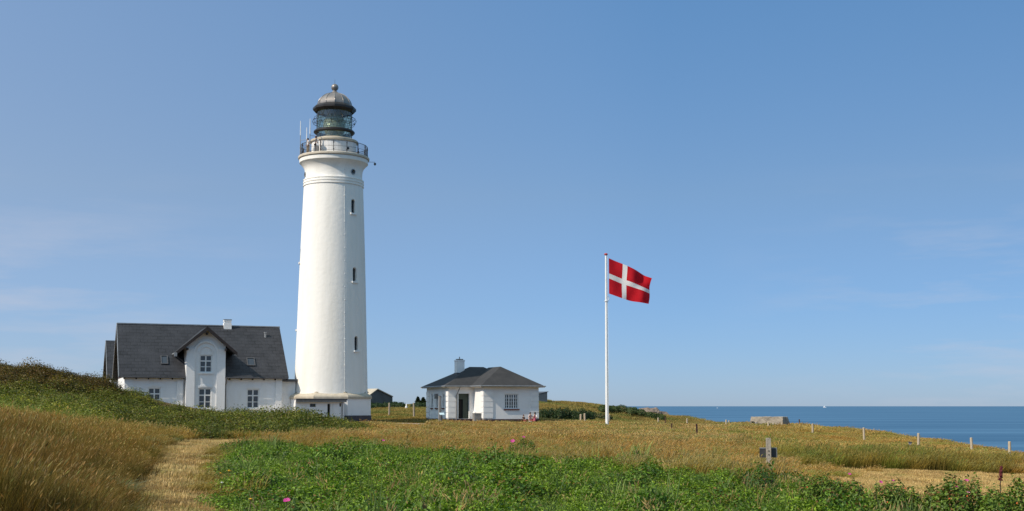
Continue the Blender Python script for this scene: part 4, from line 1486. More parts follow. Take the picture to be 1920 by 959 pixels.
FG = 'family sitting by the white building'
person('person with brown hair in black top and red shorts on the bench', on_bench(974), TW + math.pi + .5, 'sit', .74, 'hair_brown', 'cloth_black', 'cloth_red', group=FG)
person('person with dark hair in pale top behind the girl in pink', on_bench(986.5), TW + math.pi + .2, 'sit', .92, 'hair_dark', 'cloth_stripe', 'cloth_red', group=FG)
person('small dark haired child in pale top, left of the girl in pink', on_bench(983, .32), TW + math.pi + .4, 'sit', .62, 'hair_dark', 'cloth_stripe', 'cloth_white', group=FG)
person('girl with dark hair in a pink dress standing before the bench', on_bench(990, .75) - UZ * .02, TW + math.pi * .2, 'stand', .70, 'hair_dark', 'cloth_pink', 'cloth_pink', True, group=FG, long_hair=True, sleeves=False)
person('person with dark hair bun in a white shirt, rightmost on the bench', on_bench(996.5), TW + math.pi * .75, 'sit', .92, 'hair_dark', 'cloth_white', 'cloth_black', group=FG, bun=True)

# ------------------------------------------------------------------ flagpole and flag
DF = 110.0
p = gpos(1138, DF)
pole = thing('flagpole', 'tall white flagpole with red knob in the dry grass', 'flagpole', p)
ztop = P(1138, 479, DF).z - p.z
mb = MB(); mb.tube([(0, 0, -.3), (0, 0, ztop)], .15, 16, r1=.085); mb.build('pole', M['pole_white'], pole, True, 40)
mb = MB(); mb.lathe([(.05, ztop - .02), (.15, ztop + .02), (.17, ztop + .08), (.14, ztop + .15), (.05, ztop + .19)], 16, cap0=True, cap1=True); mb.build('knob', M['red_ball'], pole, True, 50)
mb = MB()
zr_ = P(1138, 565, DF).z - p.z
mb.ring(.17, zr_, .03, 20, 6)
mb.tube([(.16, -.02, zr_), (.22, -.03, zr_ + .1), (.25, -.03, zr_ + .25), (.18, -.02, zr_ + .42)], .03, 6)
mb.build('halyard_ring', M['pole_white'], pole, True, 60)
mb = MB(); mb.tube([(.13, -.09, .9), (.15, -.1, ztop * .5), (.115, -.06, ztop - .1)], .012, 5); mb.build('halyard', M['pole_white'], pole)

fo = P(1141.5, 484.5, DF - .1)
TLc, BLc, TRc, BRc = fo, P(1141.8, 551, DF - .1), P(1221, 523, DF - .1), P(1216.5, 570.5, DF - .1)
us = sorted({0, 12 / 37, 16 / 37, 1.0} | {round(i / 37, 5) for i in range(38)})
us = sorted({i / 74 for i in range(75)})
vs_ = [i / 56 for i in range(57)]
VV, FF, MI = [], [], []
for v in vs_:
    for u in us:
        top = TLc.lerp(TRc, u); bot = BLc.lerp(BRc, u)
        q = top.lerp(bot, v)
        # the cloth billows: folds run down from the hoist, stronger to the fly
        amp = .05 + .34 * u
        ph_ = 9.0 * u - 2.4 * v + .6 * math.sin(3 * v + 2 * u)
        dy = amp * math.sin(ph_) + .10 * u * math.sin(17 * u + 5 * v)
        dx = .05 * math.sin(7 * v + 3 * u) * u
        sag = .10 * math.sin(math.pi * u) * (.3 + v)
        if u > .86 and v < .30:
            dy -= (u - .86) * 3.0 * (0.30 - v) * 3; 
        q = q + Vector((dx, dy, -sag + .12 * math.sin(math.pi * u) * (1 - v)))
        VV.append(q - fo)
nu = len(us)
for j in range(len(vs_) - 1):
    for i in range(nu - 1):
        FF.append((j * nu + i, j * nu + i + 1, (j + 1) * nu + i + 1, (j + 1) * nu + i))
        uu, vv = (us[i] + us[i + 1]) / 2 * 37, (vs_[j] + vs_[j + 1]) / 2 * 28
        MI.append(1 if (12 < uu < 16 or 12 < vv < 16) else 0)
mb = MB(); mb.faces(VV, FF); mb.mi = MI
fl_ = mb.build('flag', [M['flag_red'], M['flag_white']], None, True)
fl_.location = fo
tag(fl_, 'red flag with white cross streaming from the white pole', 'flag')
for k_ in ('flag_red', 'flag_white'):
    nt = M[k_].node_tree
    b = nt.nodes['Principled BSDF']
    tr_ = nt.nodes.new('ShaderNodeBsdfTranslucent')
    lk(nt, b.inputs['Base Color'].links[0].from_socket, tr_.inputs[0])
    mx = nt.nodes.new('ShaderNodeMixShader'); mx.inputs[0].default_value = .35
    lk(nt, b.outputs[0], mx.inputs[1]); lk(nt, tr_.outputs[0], mx.inputs[2])
    lk(nt, mx.outputs[0], nt.nodes['Material Output'].inputs['Surface'])

# ------------------------------------------------------------------ fence posts
FP = [(1890, 64, 828), (1820, 70, 821), (1720, 77, 812.5), (1619, 88, 802), (1523, 100, 795), (1440, 112, 791), (1361, 130, 787.5), (1288, 145, 785), (1234, 158, 783.5), (1193, 168, 782), (1164, 176, 780), (1366.5, 150, 791.5)]
ordn = ['nearest', 'second nearest', 'third nearest', 'fourth nearest', 'fifth nearest', 'sixth nearest, before the near bunker', 'seventh nearest', 'eighth nearest', 'ninth nearest', 'tenth nearest', 'farthest, close to the flagpole', 'tiny one']


def wooden_post(label, p, h, r, matl, group, cat='fence post', name='fence_post', seed=0):
    rr = random.Random(seed)
    q = MB()
    lean = Vector((rr.uniform(-.03, .03), rr.uniform(-.03, .03), 1))
    pts = [lean * t for t in (-.3, 0, h * .5, h - .03, h)]
    q.tube(pts[:4], r, 12, r1=r * .94)
    q.tube([pts[3], pts[4]], r * .94, 12, r1=r * .75)
    q2 = q.build(name, matl, None, True, 40)
    q2.location = p
    tag(q2, label, cat, group)
    return q2


for i, (px, D, yt) in enumerate(FP):
    p = gpos(px, D)
    h = P(px, yt, D).z - p.z
    lab = 'pale peeled wooden post of the cliff edge fence, ' + ordn[i]
    if i == 11: lab = 'short pale post beyond the seventh fence post on the cliff edge'
    wooden_post(lab, p, max(.5, h), .062 + .00025 * D, M['pale_timber'], 'pale wooden fence posts along the cliff edge', seed=i)
for i, (px, D, yt, lab) in enumerate([(1088.5, 126, 777, 'left post of the close pair near the flagpole'), (1096.5, 127, 775.5, 'taller right post of the close pair near the flagpole'), (1141.5, 140, 777.5, 'wooden post just behind the foot of the flagpole')]):
    p = gpos(px, D)
    wooden_post('weathered ' + lab, p, max(.6, P(px, yt, D).z - p.z), .11, M['pale_timber'], 'wooden posts behind the flagpole', seed=20 + i)
for i, (px, D, yt, lab) in enumerate([(730, 131, 755.8, 'grey wooden pole in the grass nearer the lighthouse'), (776.5, 130, 755.5, 'grey wooden pole in the grass nearer the hipped building')]):
    p = gpos(px, D)
    wooden_post(lab, p, P(px, yt, D).z - p.z, .10, M['timber'], 'grey poles between the lighthouse and the hipped building', 'pole', 'wooden_pole', seed=30 + i)
p = gpos(762, 148)
mb = MB(); hh = P(762, 757.5, 148).z - p.z; mb.lathe([(.10, -.2), (.17, 0), (.15, hh * .5), (.07, hh * .72), (.07, hh * .9), (.03, hh)], 10, cap0=True, cap1=True)
o = mb.build('white_marker', M['white_render'], None, True, 40); o.location = p; tag(o, 'small white marker stone in the green slope behind the poles', 'marker')

# rusty iron stakes (angle iron with old barbs)
for i, (px, D, yt, lab) in enumerate([(1307, 84, 795, 'rusty iron stake, tallest and nearest, in the dry grass'), (1259, 98, 794, 'rusty iron stake left of the tallest one in the dry grass'),
                                      (1247, 125, 782.5, 'rusty iron stake farthest left, beside the last green bush'), (1499, 122, 786.5, 'rusty iron stake standing right of the near bunker')]):
    p = gpos(px, D)
    h = P(px, yt, D).z - p.z
    q = MB()
    a_ = .036 + .00016 * D
    q.box((-a_, -.012, -.3), (a_, .012, h)); q.box((-a_, .012, -.3), (-a_ + .024, a_ * 1.6, h))
    for k in range(5):
        z = h * (.35 + .14 * k); q.tube([(-a_ * 1.2, -.02, z), (a_ * 1.3, .0, z + .015)], .014, 5)
    o = q.build('iron_stake', M['rust']); o.location = p; o.rotation_euler = (RND.uniform(-.04, .04), RND.uniform(-.05, .05), RND.uniform(-.5, .5))
    tag(o, lab, 'stake', 'rusty iron stakes')

# ------------------------------------------------------------------ sign post (seen from behind)
DS = 34.0
p = gpos(1439.5, DS)
sgn = thing('sign_post', 'grey timber post carrying a small dark sign seen from behind', 'sign', p, -.06)
zt_ = P(1439, 821.5, DS).z - p.z
mb = MB()
mb.box((-.062, -.05, -.3), (.062, .05, zt_ - .02)); mb.prism([Vector((-.062, -.05, zt_ - .02)), Vector((.062, -.05, zt_ - .02)), Vector((.05, -.05, zt_)), Vector((-.05, -.05, zt_))], Vector((0, .1, 0)))
mb.build('post', M['timber'], sgn)
z0_, z1_ = P(1439, 858.5, DS).z - p.z, P(1439, 841, DS).z - p.z
mb = MB(); mb.box((-.235, .055, z0_), (.225, .075, z1_)); pn = mb.build('panel', M['sign_back'], sgn)
mb = MB()
mb.box((-.237, .048, z1_ - .006), (.235, .082, z1_ + .018)); mb.box((.226, .048, z0_), (.24, .082, z1_ - .007)); mb.build('panel_edge', M['zinc'], pn)
mb = MB()
for zz_ in (.33, .72):
    z = z0_ + (z1_ - z0_) * zz_; mb.tube([(.0, -.062, z), (.0, -.04, z)], .016, 8)
mb.build('bolt', M['black_metal'], sgn)

# small grey marker box in the grass by the third post
p = gpos(1704.5, 72)
o = thing('utility_marker', 'small grey metal box poking from the grass beside the cliff fence', 'utility box', p)
zt_ = P(1704, 832.5, 72).z - p.z + .12
mb = MB(); mb.box((-.07, -.06, -.2), (.07, .06, zt_ - .07)); mb.build('body', M['zinc'], o)
mb = MB(); mb.box((-.09, -.08, zt_ - .07), (.09, .08, zt_)); mb.build('lid', M['zinc_dark'], o)


# ------------------------------------------------------------------ bunkers
def lumpy(me, amp, seed, scale=1.0):
    co = np.empty(len(me.vertices) * 3); me.vertices.foreach_get('co', co); co = co.reshape(-1, 3)
    d = np.stack([fbm(co[:, 0] + co[:, 2], co[:, 1] - co[:, 2] * .7, scale, seed), fbm(co[:, 0] - co[:, 2], co[:, 1] + co[:, 2] * .6, scale, seed + 1), fbm(co[:, 0] + co[:, 1] * .3, co[:, 2] + co[:, 1], scale, seed + 2)], -1) * amp
    me.vertices.foreach_set('co', (co + d).ravel()); me.update()


DBK = 122.0
pc_ = P(1467, HOR, DBK)
a1 = Vector((.86, -.51, 0)); a2 = Vector((.51, .86, 0))     # lit face runs along a1, dark face along a2
L1, L2 = 3.75, 3.3
corner = Vector((pc_.x, DBK, 0))
zb_ = g1(corner.x, DBK) - .6
ztb = P(1463, 782.5, DBK).z
ins = .42


def bk_pt(s, t, z):   # s back along the lit face, t back along the dark face
    return corner - a1 * s + a2 * t + UZ * z


base = [(0, 0), (L1, 0), (L1, L2), (0, L2)]
bm_ = MB()
lo = [bk_pt(s, t, zb_) for s, t in base]
hi = [bk_pt(s + (ins if s == 0 else -ins), t + (ins * .4 if t == 0 else -ins), ztb) for s, t in base]
hi[0] = bk_pt(.05, .12, ztb)
bm_.faces(lo + hi, [(4, 5, 6, 7), (0, 1, 5, 4), (1, 2, 6, 5), (2, 3, 7, 6), (3, 0, 4, 7)])
bo = thing('near_bunker', 'squat sloping concrete bunker with broken top edge on the cliff edge', 'bunker', (corner.x, corner.y, zb_))
o = bm_.build('concrete_shell', M['concrete'], bo)
o.data.transform(Matrix.Translation((-corner.x, -corner.y, -zb_)))
md = o.modifiers.new('s', 'SUBSURF'); md.subdivision_type = 'SIMPLE'; md.levels = 4; md.render_levels = 4
bpy.context.view_layer.update(); apply_mods(o); lumpy(o.data, .045, 5, .9)
n1_ = a2 * -1
q = MB()
sdir = -a1
for (s0, s1, z0, z1) in ((2.98, 3.22, 1.0, 1.42),):
    q.prism([bk_pt(s, .02, 0) + UZ * z - Vector((corner.x, corner.y, 0)) + n1_ * 0.02 for (s, z) in ((s0, z0), (s1, z0), (s1, z1), (s0, z1))], n1_ * -.25)
q.build('opening', M['black_void'], bo)
q = MB()
q.prism([bk_pt(s, .02, 0) + UZ * z - Vector((corner.x, corner.y, 0)) + n1_ * 0.035 for (s, z) in ((2.62, 1.16), (2.8, 1.12), (2.84, 1.30), (2.68, 1.36))], n1_ * -.15)
q.build('pale_daub', M['zinc'], bo)
for i, (px, yt, lab, an) in enumerate([(1424, 794.5, 'orange rusty plate tilted in the grass left before the near bunker', .7), (1432.5, 797, 'low orange rusty plate in the grass before the near bunker, between two larger', -.6), (1459, 796, 'orange rusty plate below the corner of the near bunker', .65)]):
    pt_ = P(px, yt, DBK - 3.2 - i * .2)
    gg = g1(pt_.x, pt_.y)
    q = MB()
    h_ = max(.45, pt_.z - gg)
    mt = Matrix.Rotation(an, 4, 'Y')
    q.box((-.11, -.03, -.4), (.11, .03, h_ + .05), 0, mt)
    q.box((-.13, -.05, h_ - .10), (.13, .05, h_ - .05), 0, mt)
    o = q.build('rusty_plate', M['rust_bright']); o.location = (pt_.x - math.sin(an) * h_ * .7, pt_.y, gg); tag(o, lab, 'plate', 'rusty plates before the near bunker')

DB2 = 192.0
pb2 = P(1216, HOR, DB2)
gb2 = g1(pb2.x, DB2)
b2h = P(1216, 765.5, DB2).z - gb2
q = MB()
q.lathe([(2.25, -.6), (2.1, b2h * .45), (1.35, b2h * .92), (.75, b2h), (.01, b2h)], 14)
q.v = [(x * 1.0, y * 1.2, z) for x, y, z in q.v]
mb2 = thing('far_bunker', 'rounded brown concrete bunker beyond the green thicket by the sea', 'bunker', (pb2.x, DB2, gb2))
o = q.build('concrete_shell', M['concrete_brown'], mb2)
md = o.modifiers.new('s', 'SUBSURF'); md.subdivision_type = 'SIMPLE'; md.levels = 2; md.render_levels = 2
bpy.context.view_layer.update(); apply_mods(o); lumpy(o.data, .14, 15, 1.6)
q = MB()
q.faces([(1.0, -1.4, -.5), (3.7, -1.2, -.5), (3.6, 1.2, -.5), (1.0, 1.2, -.5), (1.3, -1, b2h * .62), (2.7, -.8, b2h * .48), (2.6, .8, b2h * .46), (1.3, .8, b2h * .6)], [(0, 1, 5, 4), (1, 2, 6, 5), (2, 3, 7, 6), (3, 0, 4, 7), (4, 5, 6, 7)])
q.build('low_block', M['concrete_brown'], mb2)

# ------------------------------------------------------------------ far buildings
DG = 172.0
pg = P(707, HOR, DG)
gg = -.8
barn = thing('concrete_hall', 'dark gabled concrete hall with pale roof, rising behind the lighthouse foot', 'building', (pg.x, DG, gg))
zz_ = lambda y: P(707, y, DG).z - gg
xx_ = lambda px: P(px, HOR, DG).x - pg.x
apex = Vector((0, 0, zz_(731)))
fl0, fl1 = Vector((xx_(694.5), -2.2, zz_(743.5))), Vector((xx_(733.3), 2.0, zz_(745)))
back = Vector((-6.2, 7.0, 0))
mb = MB()
fb0, fb1 = Vector((fl0.x, fl0.y, -1.5)), Vector((fl1.x, fl1.y, -1.5))
mb.poly([fb0, fb1, fl1, apex, fl0])
mb.poly([p_ + back for p_ in (fb1, fb0, fl0, apex, fl1)])
mb.poly([fb0, fl0, fl0 + back, fb0 + back]); mb.poly([fl1, fb1, fb1 + back, fl1 + back])
mb.build('wall', M['concrete_dark'], barn)
mb = MB()
for (a, b_) in ((fl0, apex), (apex, fl1)):
    mb.prism([a + UZ * .03 - back.normalized() * .15, b_ + UZ * .03 - back.normalized() * .15, b_ + UZ * .15 - back.normalized() * .15, a + UZ * .15 - back.normalized() * .15], back * 1.04)
rf = mb.build('roof', M['stone'], barn)
mb = MB()
for t in (.2, .75):
    c = fl0.lerp(apex, .28) + back * (t * .5) + UZ * .25; mb.sphere(c, .17, 10, 8)
mb.build('roof_vent', M['black_metal'], rf)
DH = 176.0
p = P(1012, HOR, DH)
gs = g1(p.x, DH)
shed = thing('grey_shed', 'small grey shed with dark lean-to roof behind the right end of the hipped building', 'shed', (p.x, DH, gs), .5)
sz = lambda y: P(1018, y, DH).z - gs
mb = MB()
sw, sd = 1.25, 3.2
mb.faces([(-sd, 0, -.3), (sw, 0, -.3), (sw, 2.4, -.3), (-sd, 2.4, -.3), (-sd, 0, sz(747)), (sw, 0, sz(736)), (sw, 2.4, sz(736)), (-sd, 2.4, sz(747))], [(0, 1, 5, 4), (1, 2, 6, 5), (2, 3, 7, 6), (3, 0, 4, 7)])
mb.build('wall', M['grey_panel'], shed)
mb = MB()
a, b_ = Vector((-sd - .1, -.12, sz(747.6))), Vector((sw + .12, -.12, sz(735.4)))
mb.prism([a, b_, b_ + UZ * .09, a + UZ * .09], Vector((0, 2.7, 0)))
mb.build('roof', M['zinc_dark'], shed)

# ------------------------------------------------------------------ ships on the horizon
for (px, D, L, lab) in ((1546, 21000, 52, 'white ship on the horizon, the larger right one'), (1345, 15000, 16, 'tiny white boat on the horizon, left one')):
    p = P(px, HOR, D)
    sh = thing('ship', lab, 'ship', (p.x, D, -24.0), 0, 'boats on the horizon')
    k = L / 52
    mb = MB(); mb.prism([Vector((-26 * k, -4 * k, 7 * k)), Vector((-23 * k, -4 * k, -1)), Vector((24 * k, -4 * k, -1)), Vector((29 * k, -4 * k, 8 * k))], Vector((0, 8 * k, 0))); mb.build('hull', M['ship_white'], sh)
    mb = MB(); mb.box((-20 * k, -3.5 * k, 7 * k), (8 * k, 3.5 * k, 20 * k)); mb.box((-6 * k, -3 * k, 20 * k), (4 * k, 3 * k, 27 * k)); mb.build('superstructure', M['ship_white'], sh)
    mb = MB(); mb.tube([(-1 * k, 0, 27 * k), (-1 * k, 0, 34 * k)], .8 * k, 6); mb.build('mast', M['ship_white'], sh)


# ================================================================== vegetation
def mesh_np(name, verts, faces_flat, sizes, cols, matl):
    me = bpy.data.meshes.new(name)
    me.vertices.add(len(verts)); me.vertices.foreach_set('co', np.asarray(verts, np.float32).ravel())
    me.loops.add(len(faces_flat)); me.loops.foreach_set('vertex_index', np.asarray(faces_flat, np.int32))
    sizes = np.asarray(sizes, np.int32)
    me.polygons.add(len(sizes)); me.polygons.foreach_set('loop_start', np.concatenate([[0], np.cumsum(sizes)[:-1]]).astype(np.int32))
    me.update(calc_edges=True)
    at = me.attributes.new('col', 'FLOAT_COLOR', 'POINT')
    c4 = np.concatenate([np.asarray(cols), np.ones((len(cols), 1))], 1).astype(np.float32)
    at.data.foreach_set('color', c4.ravel())
    me.materials.append(matl)
    return me


def tuft(name, n, h, width, spread, lean, base_c, tip_c, matl, seed, heads=0.0, head_c=(.5, .38, .2), flat=0.0, hvar=.35, curl=.5, cvar=.25):
    r = np.random.default_rng(seed)
    V, Fl, S, C = [], [], [], []
    T = (0, .38, .72, 1.0)
    for i in range(n):
        a, rad = r.uniform(0, 6.283), spread * math.sqrt(r.uniform())
        b0_ = np.array([rad * math.cos(a), rad * math.sin(a), -.03])
        hh = h * (1 - hvar + 2 * hvar * r.uniform() * .8)
        aa = r.uniform(0, 6.283)
        tilt = r.uniform(.05, .35)
        d = np.array([math.cos(aa) * tilt, math.sin(aa) * tilt, 1.0])
        cv = np.array([lean * r.uniform(.4, 1.5), lean * .25 * r.normal(), 0]) + np.array([math.cos(aa), math.sin(aa), 0]) * curl * r.uniform(0, .6)
        if flat:
            d = np.array([math.cos(aa), math.sin(aa) * .6, r.uniform(.02, .22)])
            cv = np.array([0, 0, -.12])
        wdir = np.array([-math.sin(aa + r.normal() * .8), math.cos(aa + r.normal() * .8), 0])
        if flat: wdir = np.array([-math.sin(aa), math.cos(aa), 0])
        k0 = len(V)
        vb = 1 + cvar * (2 * r.uniform() - 1)
        pale = r.uniform() < .12
        ps = []
        for t in T:
            pnt = b0_ + hh * (d * t + cv * t * t * .55 + (np.array([0, 0, -.25 * curl]) * t ** 3 if not flat else 0))
            ps.append(pnt)
            w = width * (1 - .75 * t) * .5
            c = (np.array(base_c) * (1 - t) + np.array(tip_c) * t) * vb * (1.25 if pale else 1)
            if t < 1:
                V += [pnt - wdir * w, pnt + wdir * w]; C += [c, c]
            else:
                V += [pnt]; C += [c]
        for s_ in range(2):
            q = k0 + 2 * s_
            Fl += [q, q + 1, q + 3, q + 2]; S.append(4)
        Fl += [k0 + 4, k0 + 5, k0 + 6]; S.append(3)
        if heads and r.uniform() < heads:
            dd = ps[3] - ps[2]; dd = dd / np.linalg.norm(dd)
            L_ = .08 + .06 * r.uniform()
            for ww in (wdir, np.cross(dd, wdir)):
                k = len(V)
                hw_ = width * .7 + .004
                e0 = ps[3] - dd * L_ * .4
                V += [e0, e0 + dd * L_ * .45 + ww * hw_, e0 + dd * L_, e0 + dd * L_ * .45 - ww * hw_]
                hc = np.array(head_c) * (1 + .25 * r.normal() * .6)
                C += [hc] * 4
                Fl += [k, k + 1, k + 2, k + 3]; S.append(4)
    return mesh_np(name, V, Fl, S, np.clip(C, 0.004, 1), matl)


def leaf_clump(name, n, rad, h, size, c_lo, c_hi, matl, seed, up=.7, inner=.35, stems=0, asp=.62, odd=None):
    """dome of small folded leaves"""
    r = np.random.default_rng(seed)
    V, Fl, S, C = [], [], [], []
    for i in range(n):
        a = r.uniform(0, 6.283)
        q = math.acos(r.uniform(0.02, 1))
        k = 1 - inner * r.uniform() ** 1.3
        lump = 1 + .22 * math.sin(3 * a + seed) * math.sin(q * 4)
        pos = np.array([rad * k * lump * math.sin(q) * math.cos(a), rad * k * lump * math.sin(q) * math.sin(a), h * k * math.cos(q) * (1 + .15 * r.normal())])
        nrm = np.array([math.sin(q) * math.cos(a) * .7, math.sin(q) * math.sin(a) * .7, up]) + r.normal(size=3) * .45
        nrm /= np.linalg.norm(nrm)
        t1 = np.cross(nrm, r.normal(size=3)); t1 /= np.linalg.norm(t1)
        t2 = np.cross(nrm, t1)
        L_ = size * r.uniform(.7, 1.35); W_ = L_ * asp
        fold = nrm * W_ * .22
        k0 = len(V)
        V += [pos - t1 * L_ * .5, pos + t2 * W_ * .5 + fold - t1 * L_ * .05, pos + t1 * L_ * .5 - nrm * L_ * .12, pos - t2 * W_ * .5 + fold - t1 * L_ * .05]
        f_ = r.uniform()
        c = np.array(c_lo) * (1 - f_) + np.array(c_hi) * f_
        if odd is not None and r.uniform() < odd[0]: c = np.array(odd[1]) * r.uniform(.7, 1.2)
        C += [c] * 4
        Fl += [k0, k0 + 1, k0 + 2, k0, k0 + 2, k0 + 3]; S += [3, 3]
    for i in range(stems):
        a = r.uniform(0, 6.283); rr_ = rad * r.uniform(0, .8)
        p0 = np.array([rr_ * .4 * math.cos(a), rr_ * .4 * math.sin(a), -.05]); p1 = np.array([rr_ * math.cos(a), rr_ * math.sin(a), h * r.uniform(.6, 1.0)])
        w = np.array([-math.sin(a), math.cos(a), 0]) * .006
        k0 = len(V)
        V += [p0 - w, p0 + w, p1 + w * .6, p1 - w * .6]; C += [np.array([.07, .05, .025])] * 4
        Fl += [k0, k0 + 1, k0 + 2, k0 + 3]; S.append(4)
    return mesh_np(name, V, Fl, S, np.clip(C, 0.003, 1), matl)


def scatter(name, meshes, x, y, z, rz, sc, tint, pick, label, lean=None):
    n = len(x)
    me = bpy.data.meshes.new(name)
    me.vertices.add(n)
    me.vertices.foreach_set('co', np.stack([x, y, z], -1).astype(np.float32).ravel())
    a = me.attributes.new('rot', 'FLOAT_VECTOR', 'POINT')
    rot = np.zeros((n, 3), np.float32); rot[:, 2] = rz
    if lean is not None: rot[:, :2] = lean
    a.data.foreach_set('vector', rot.ravel())
    a = me.attributes.new('scl', 'FLOAT_VECTOR', 'POINT'); a.data.foreach_set('vector', np.asarray(sc, np.float32).ravel())
    a = me.attributes.new('tint', 'FLOAT_COLOR', 'POINT'); a.data.foreach_set('color', np.concatenate([tint, np.ones((n, 1))], 1).astype(np.float32).ravel())
    a = me.attributes.new('pick', 'INT', 'POINT'); a.data.foreach_set('value', np.asarray(pick, np.int32))
    me.materials.append(meshes[0].materials[0])
    ob = bpy.data.objects.new(name, me)
    COL.objects.link(ob)
    ng = bpy.data.node_groups.new(name, 'GeometryNodeTree')
    ng.interface.new_socket('Geometry', in_out='INPUT', socket_type='NodeSocketGeometry')
    ng.interface.new_socket('Geometry', in_out='OUTPUT', socket_type='NodeSocketGeometry')
    N = ng.nodes
    gi, go = N.new('NodeGroupInput'), N.new('NodeGroupOutput')
    g2i = N.new('GeometryNodeGeometryToInstance')
    for m_ in reversed(meshes):
        so = bpy.data.objects.new(m_.name, m_)
        oi = N.new('GeometryNodeObjectInfo'); oi.inputs['Object'].default_value = so
        ng.links.new(oi.outputs['Geometry'], g2i.inputs[0])
    ip = N.new('GeometryNodeInstanceOnPoints')
    ip.inputs['Pick Instance'].default_value = True

    def named(nm, ty):
        k = N.new('GeometryNodeInputNamedAttribute'); k.data_type = ty; k.inputs['Name'].default_value = nm
        return k.outputs['Attribute']
    e2r = N.new('FunctionNodeEulerToRotation')
    ng.links.new(named('rot', 'FLOAT_VECTOR'), e2r.inputs[0])
    ng.links.new(gi.outputs[0], ip.inputs['Points'])
    ng.links.new(g2i.outputs[0], ip.inputs['Instance'])
    ng.links.new(named('pick', 'INT'), ip.inputs['Instance Index'])
    ng.links.new(e2r.outputs[0], ip.inputs['Rotation'])
    ng.links.new(named('scl', 'FLOAT_VECTOR'), ip.inputs['Scale'])
    ng.links.new(ip.outputs[0], go.inputs[0])
    md_ = ob.modifiers.new('scatter', 'NODES'); md_.node_group = ng
    tag(ob, label, None, None, 'stuff')
    return ob


def sample(n, y0, y1, power=1.0, wide=.44, pad=3.0, amin=None, amax=None, rng=NR):
    """points over the view wedge; density per square metre falls as y**-power"""
    u = rng.uniform(size=n)
    k = 2 - power
    y = (y0 ** k + u * (y1 ** k - y0 ** k)) ** (1 / k) if abs(k) > 1e-6 else y0 * (y1 / y0) ** u
    lo = -wide * y - pad if amin is None else (amin - 960) / F * y
    hi = wide * y + pad if amax is None else (amax - 960) / F * y
    x = lo + (hi - lo) * rng.uniform(size=n)
    return x, y


VM_GRASS = veg_mat('dry_grass_blades', .30, True, .65, .2, (1.05, 1.05, .7))
VM_LEAF = veg_mat('green_leaves', .28, True, .5, .35, (1.1, 1.25, .5))
VM_BUSH = veg_mat('bush_leaves', .25, False, .5, .3, (1.1, 1.2, .5))


def tints(x, y, cols, scale, seed, jitter=.12):
    """blend of patch colours that changes over the ground"""
    n = len(x)
    f_ = np.clip(.5 + .55 * fbm(x, y, scale, seed) + .25 * fbm(x, y, scale * .22, seed + 5), 0, 1) * (len(cols) - 1)
    i = np.minimum(f_.astype(int), len(cols) - 2)
    t = (f_ - i)[:, None]
    c = np.array(cols)
    out = c[i] * (1 - t) + c[i + 1] * t
    return out * (1 + jitter * NR.normal(size=(n, 1)))


# --- dry meadow grass
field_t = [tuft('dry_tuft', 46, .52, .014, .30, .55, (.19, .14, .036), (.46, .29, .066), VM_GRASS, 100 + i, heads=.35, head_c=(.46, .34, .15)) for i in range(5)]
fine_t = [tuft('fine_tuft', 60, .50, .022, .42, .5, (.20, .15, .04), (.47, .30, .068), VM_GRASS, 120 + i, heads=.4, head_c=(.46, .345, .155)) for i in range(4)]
GOLD, OLIVE, RUST, STRAW, GREENY = (1.0, 1.0, 1.0), (.60, .86, .52), (1.0, .83, .62), (1.25, 1.25, 1.35), (.42, .78, .5)
x, y = sample(80000, 24, 135, 1.0, .49, 6)
zn = zones(x, y)
keep = ~zn['green'] & ~zn['path'] & ~zn['mown'] & ~zn['court'] & ~zn['build'] & ~zn['edge'] & ~zn['hedge'] & ~(zn['left'] & (y < 56)) & ~((zn['a'] < 672) & (y > 74) & (y < 109))
x, y = x[keep], y[keep]
a_ = zn['a'][keep]
n = len(x)
tn = tints(x, y, [OLIVE, GOLD, RUST, (1.15, 1.12, 1.1), OLIVE, GOLD, RUST], 10, 31, .2)
bank = (a_ > 1450) & (a_ < 1885) & (y > 46) & (y < 53)
tn[bank] = tn[bank] * np.array([.60, .72, .5])
bank2 = (a_ > 1400) & (y > 46) & ~bank
tn[bank2] *= np.array([.95, .94, .8])
near = np.clip((y - np.interp(a_, DB_PX, DB_D)) / 6.0, 0, 1)[:, None]
tn = tn * near + (np.array([.82, .92, .85]) * (1 + .1 * NR.normal(size=(n, 1)))) * (1 - near)
hsc = (.85 + .30 * fbm(x, y, 9, 33) + .22 * fbm(x, y, 2.4, 34)) * (1 + .18 * NR.normal(size=n))
hsc = np.where((a_ < 800) & (a_ > 540) & (y > 85), hsc * .75, hsc)
hsc = np.where(bank, hsc * 1.25, hsc) * np.interp(y, [60, 85, 125], [1, .82, .68])
hsc = np.where((a_ > 1480) & (y > 55) & (y < 104), hsc * .62, hsc)
hsc = np.where((a_ > 1380) & (a_ < 1520) & (y > 104), hsc * 1.5, hsc)
lowc = (y > 100) & (a_ > 690) & (a_ < 810)
hsc = np.where(lowc, hsc * .3, hsc)
hsc = np.where((a_ < 470) & (y < 60), hsc * .42, hsc)
hsc = np.where((a_ < 650) & (y > 74), hsc * .3, hsc)
hsc = np.where((a_ > 1480) & (a_ < 1640) & (y > 27) & (y < 46), hsc * .5, hsc)
far = y > 60
pick = np.where(far, 5 + NR.integers(0, 4, n), NR.integers(0, 5, n))
wsc = 1 + .012 * np.maximum(y - 40, 0)
scatter('dry_grass', field_t + fine_t, x, y, gz(x, y), NR.uniform(-.7, .7, n), np.stack([wsc, wsc, np.clip(hsc, .2, 1.6)], -1), tn, pick, 'waist high dry golden grass across the meadow')

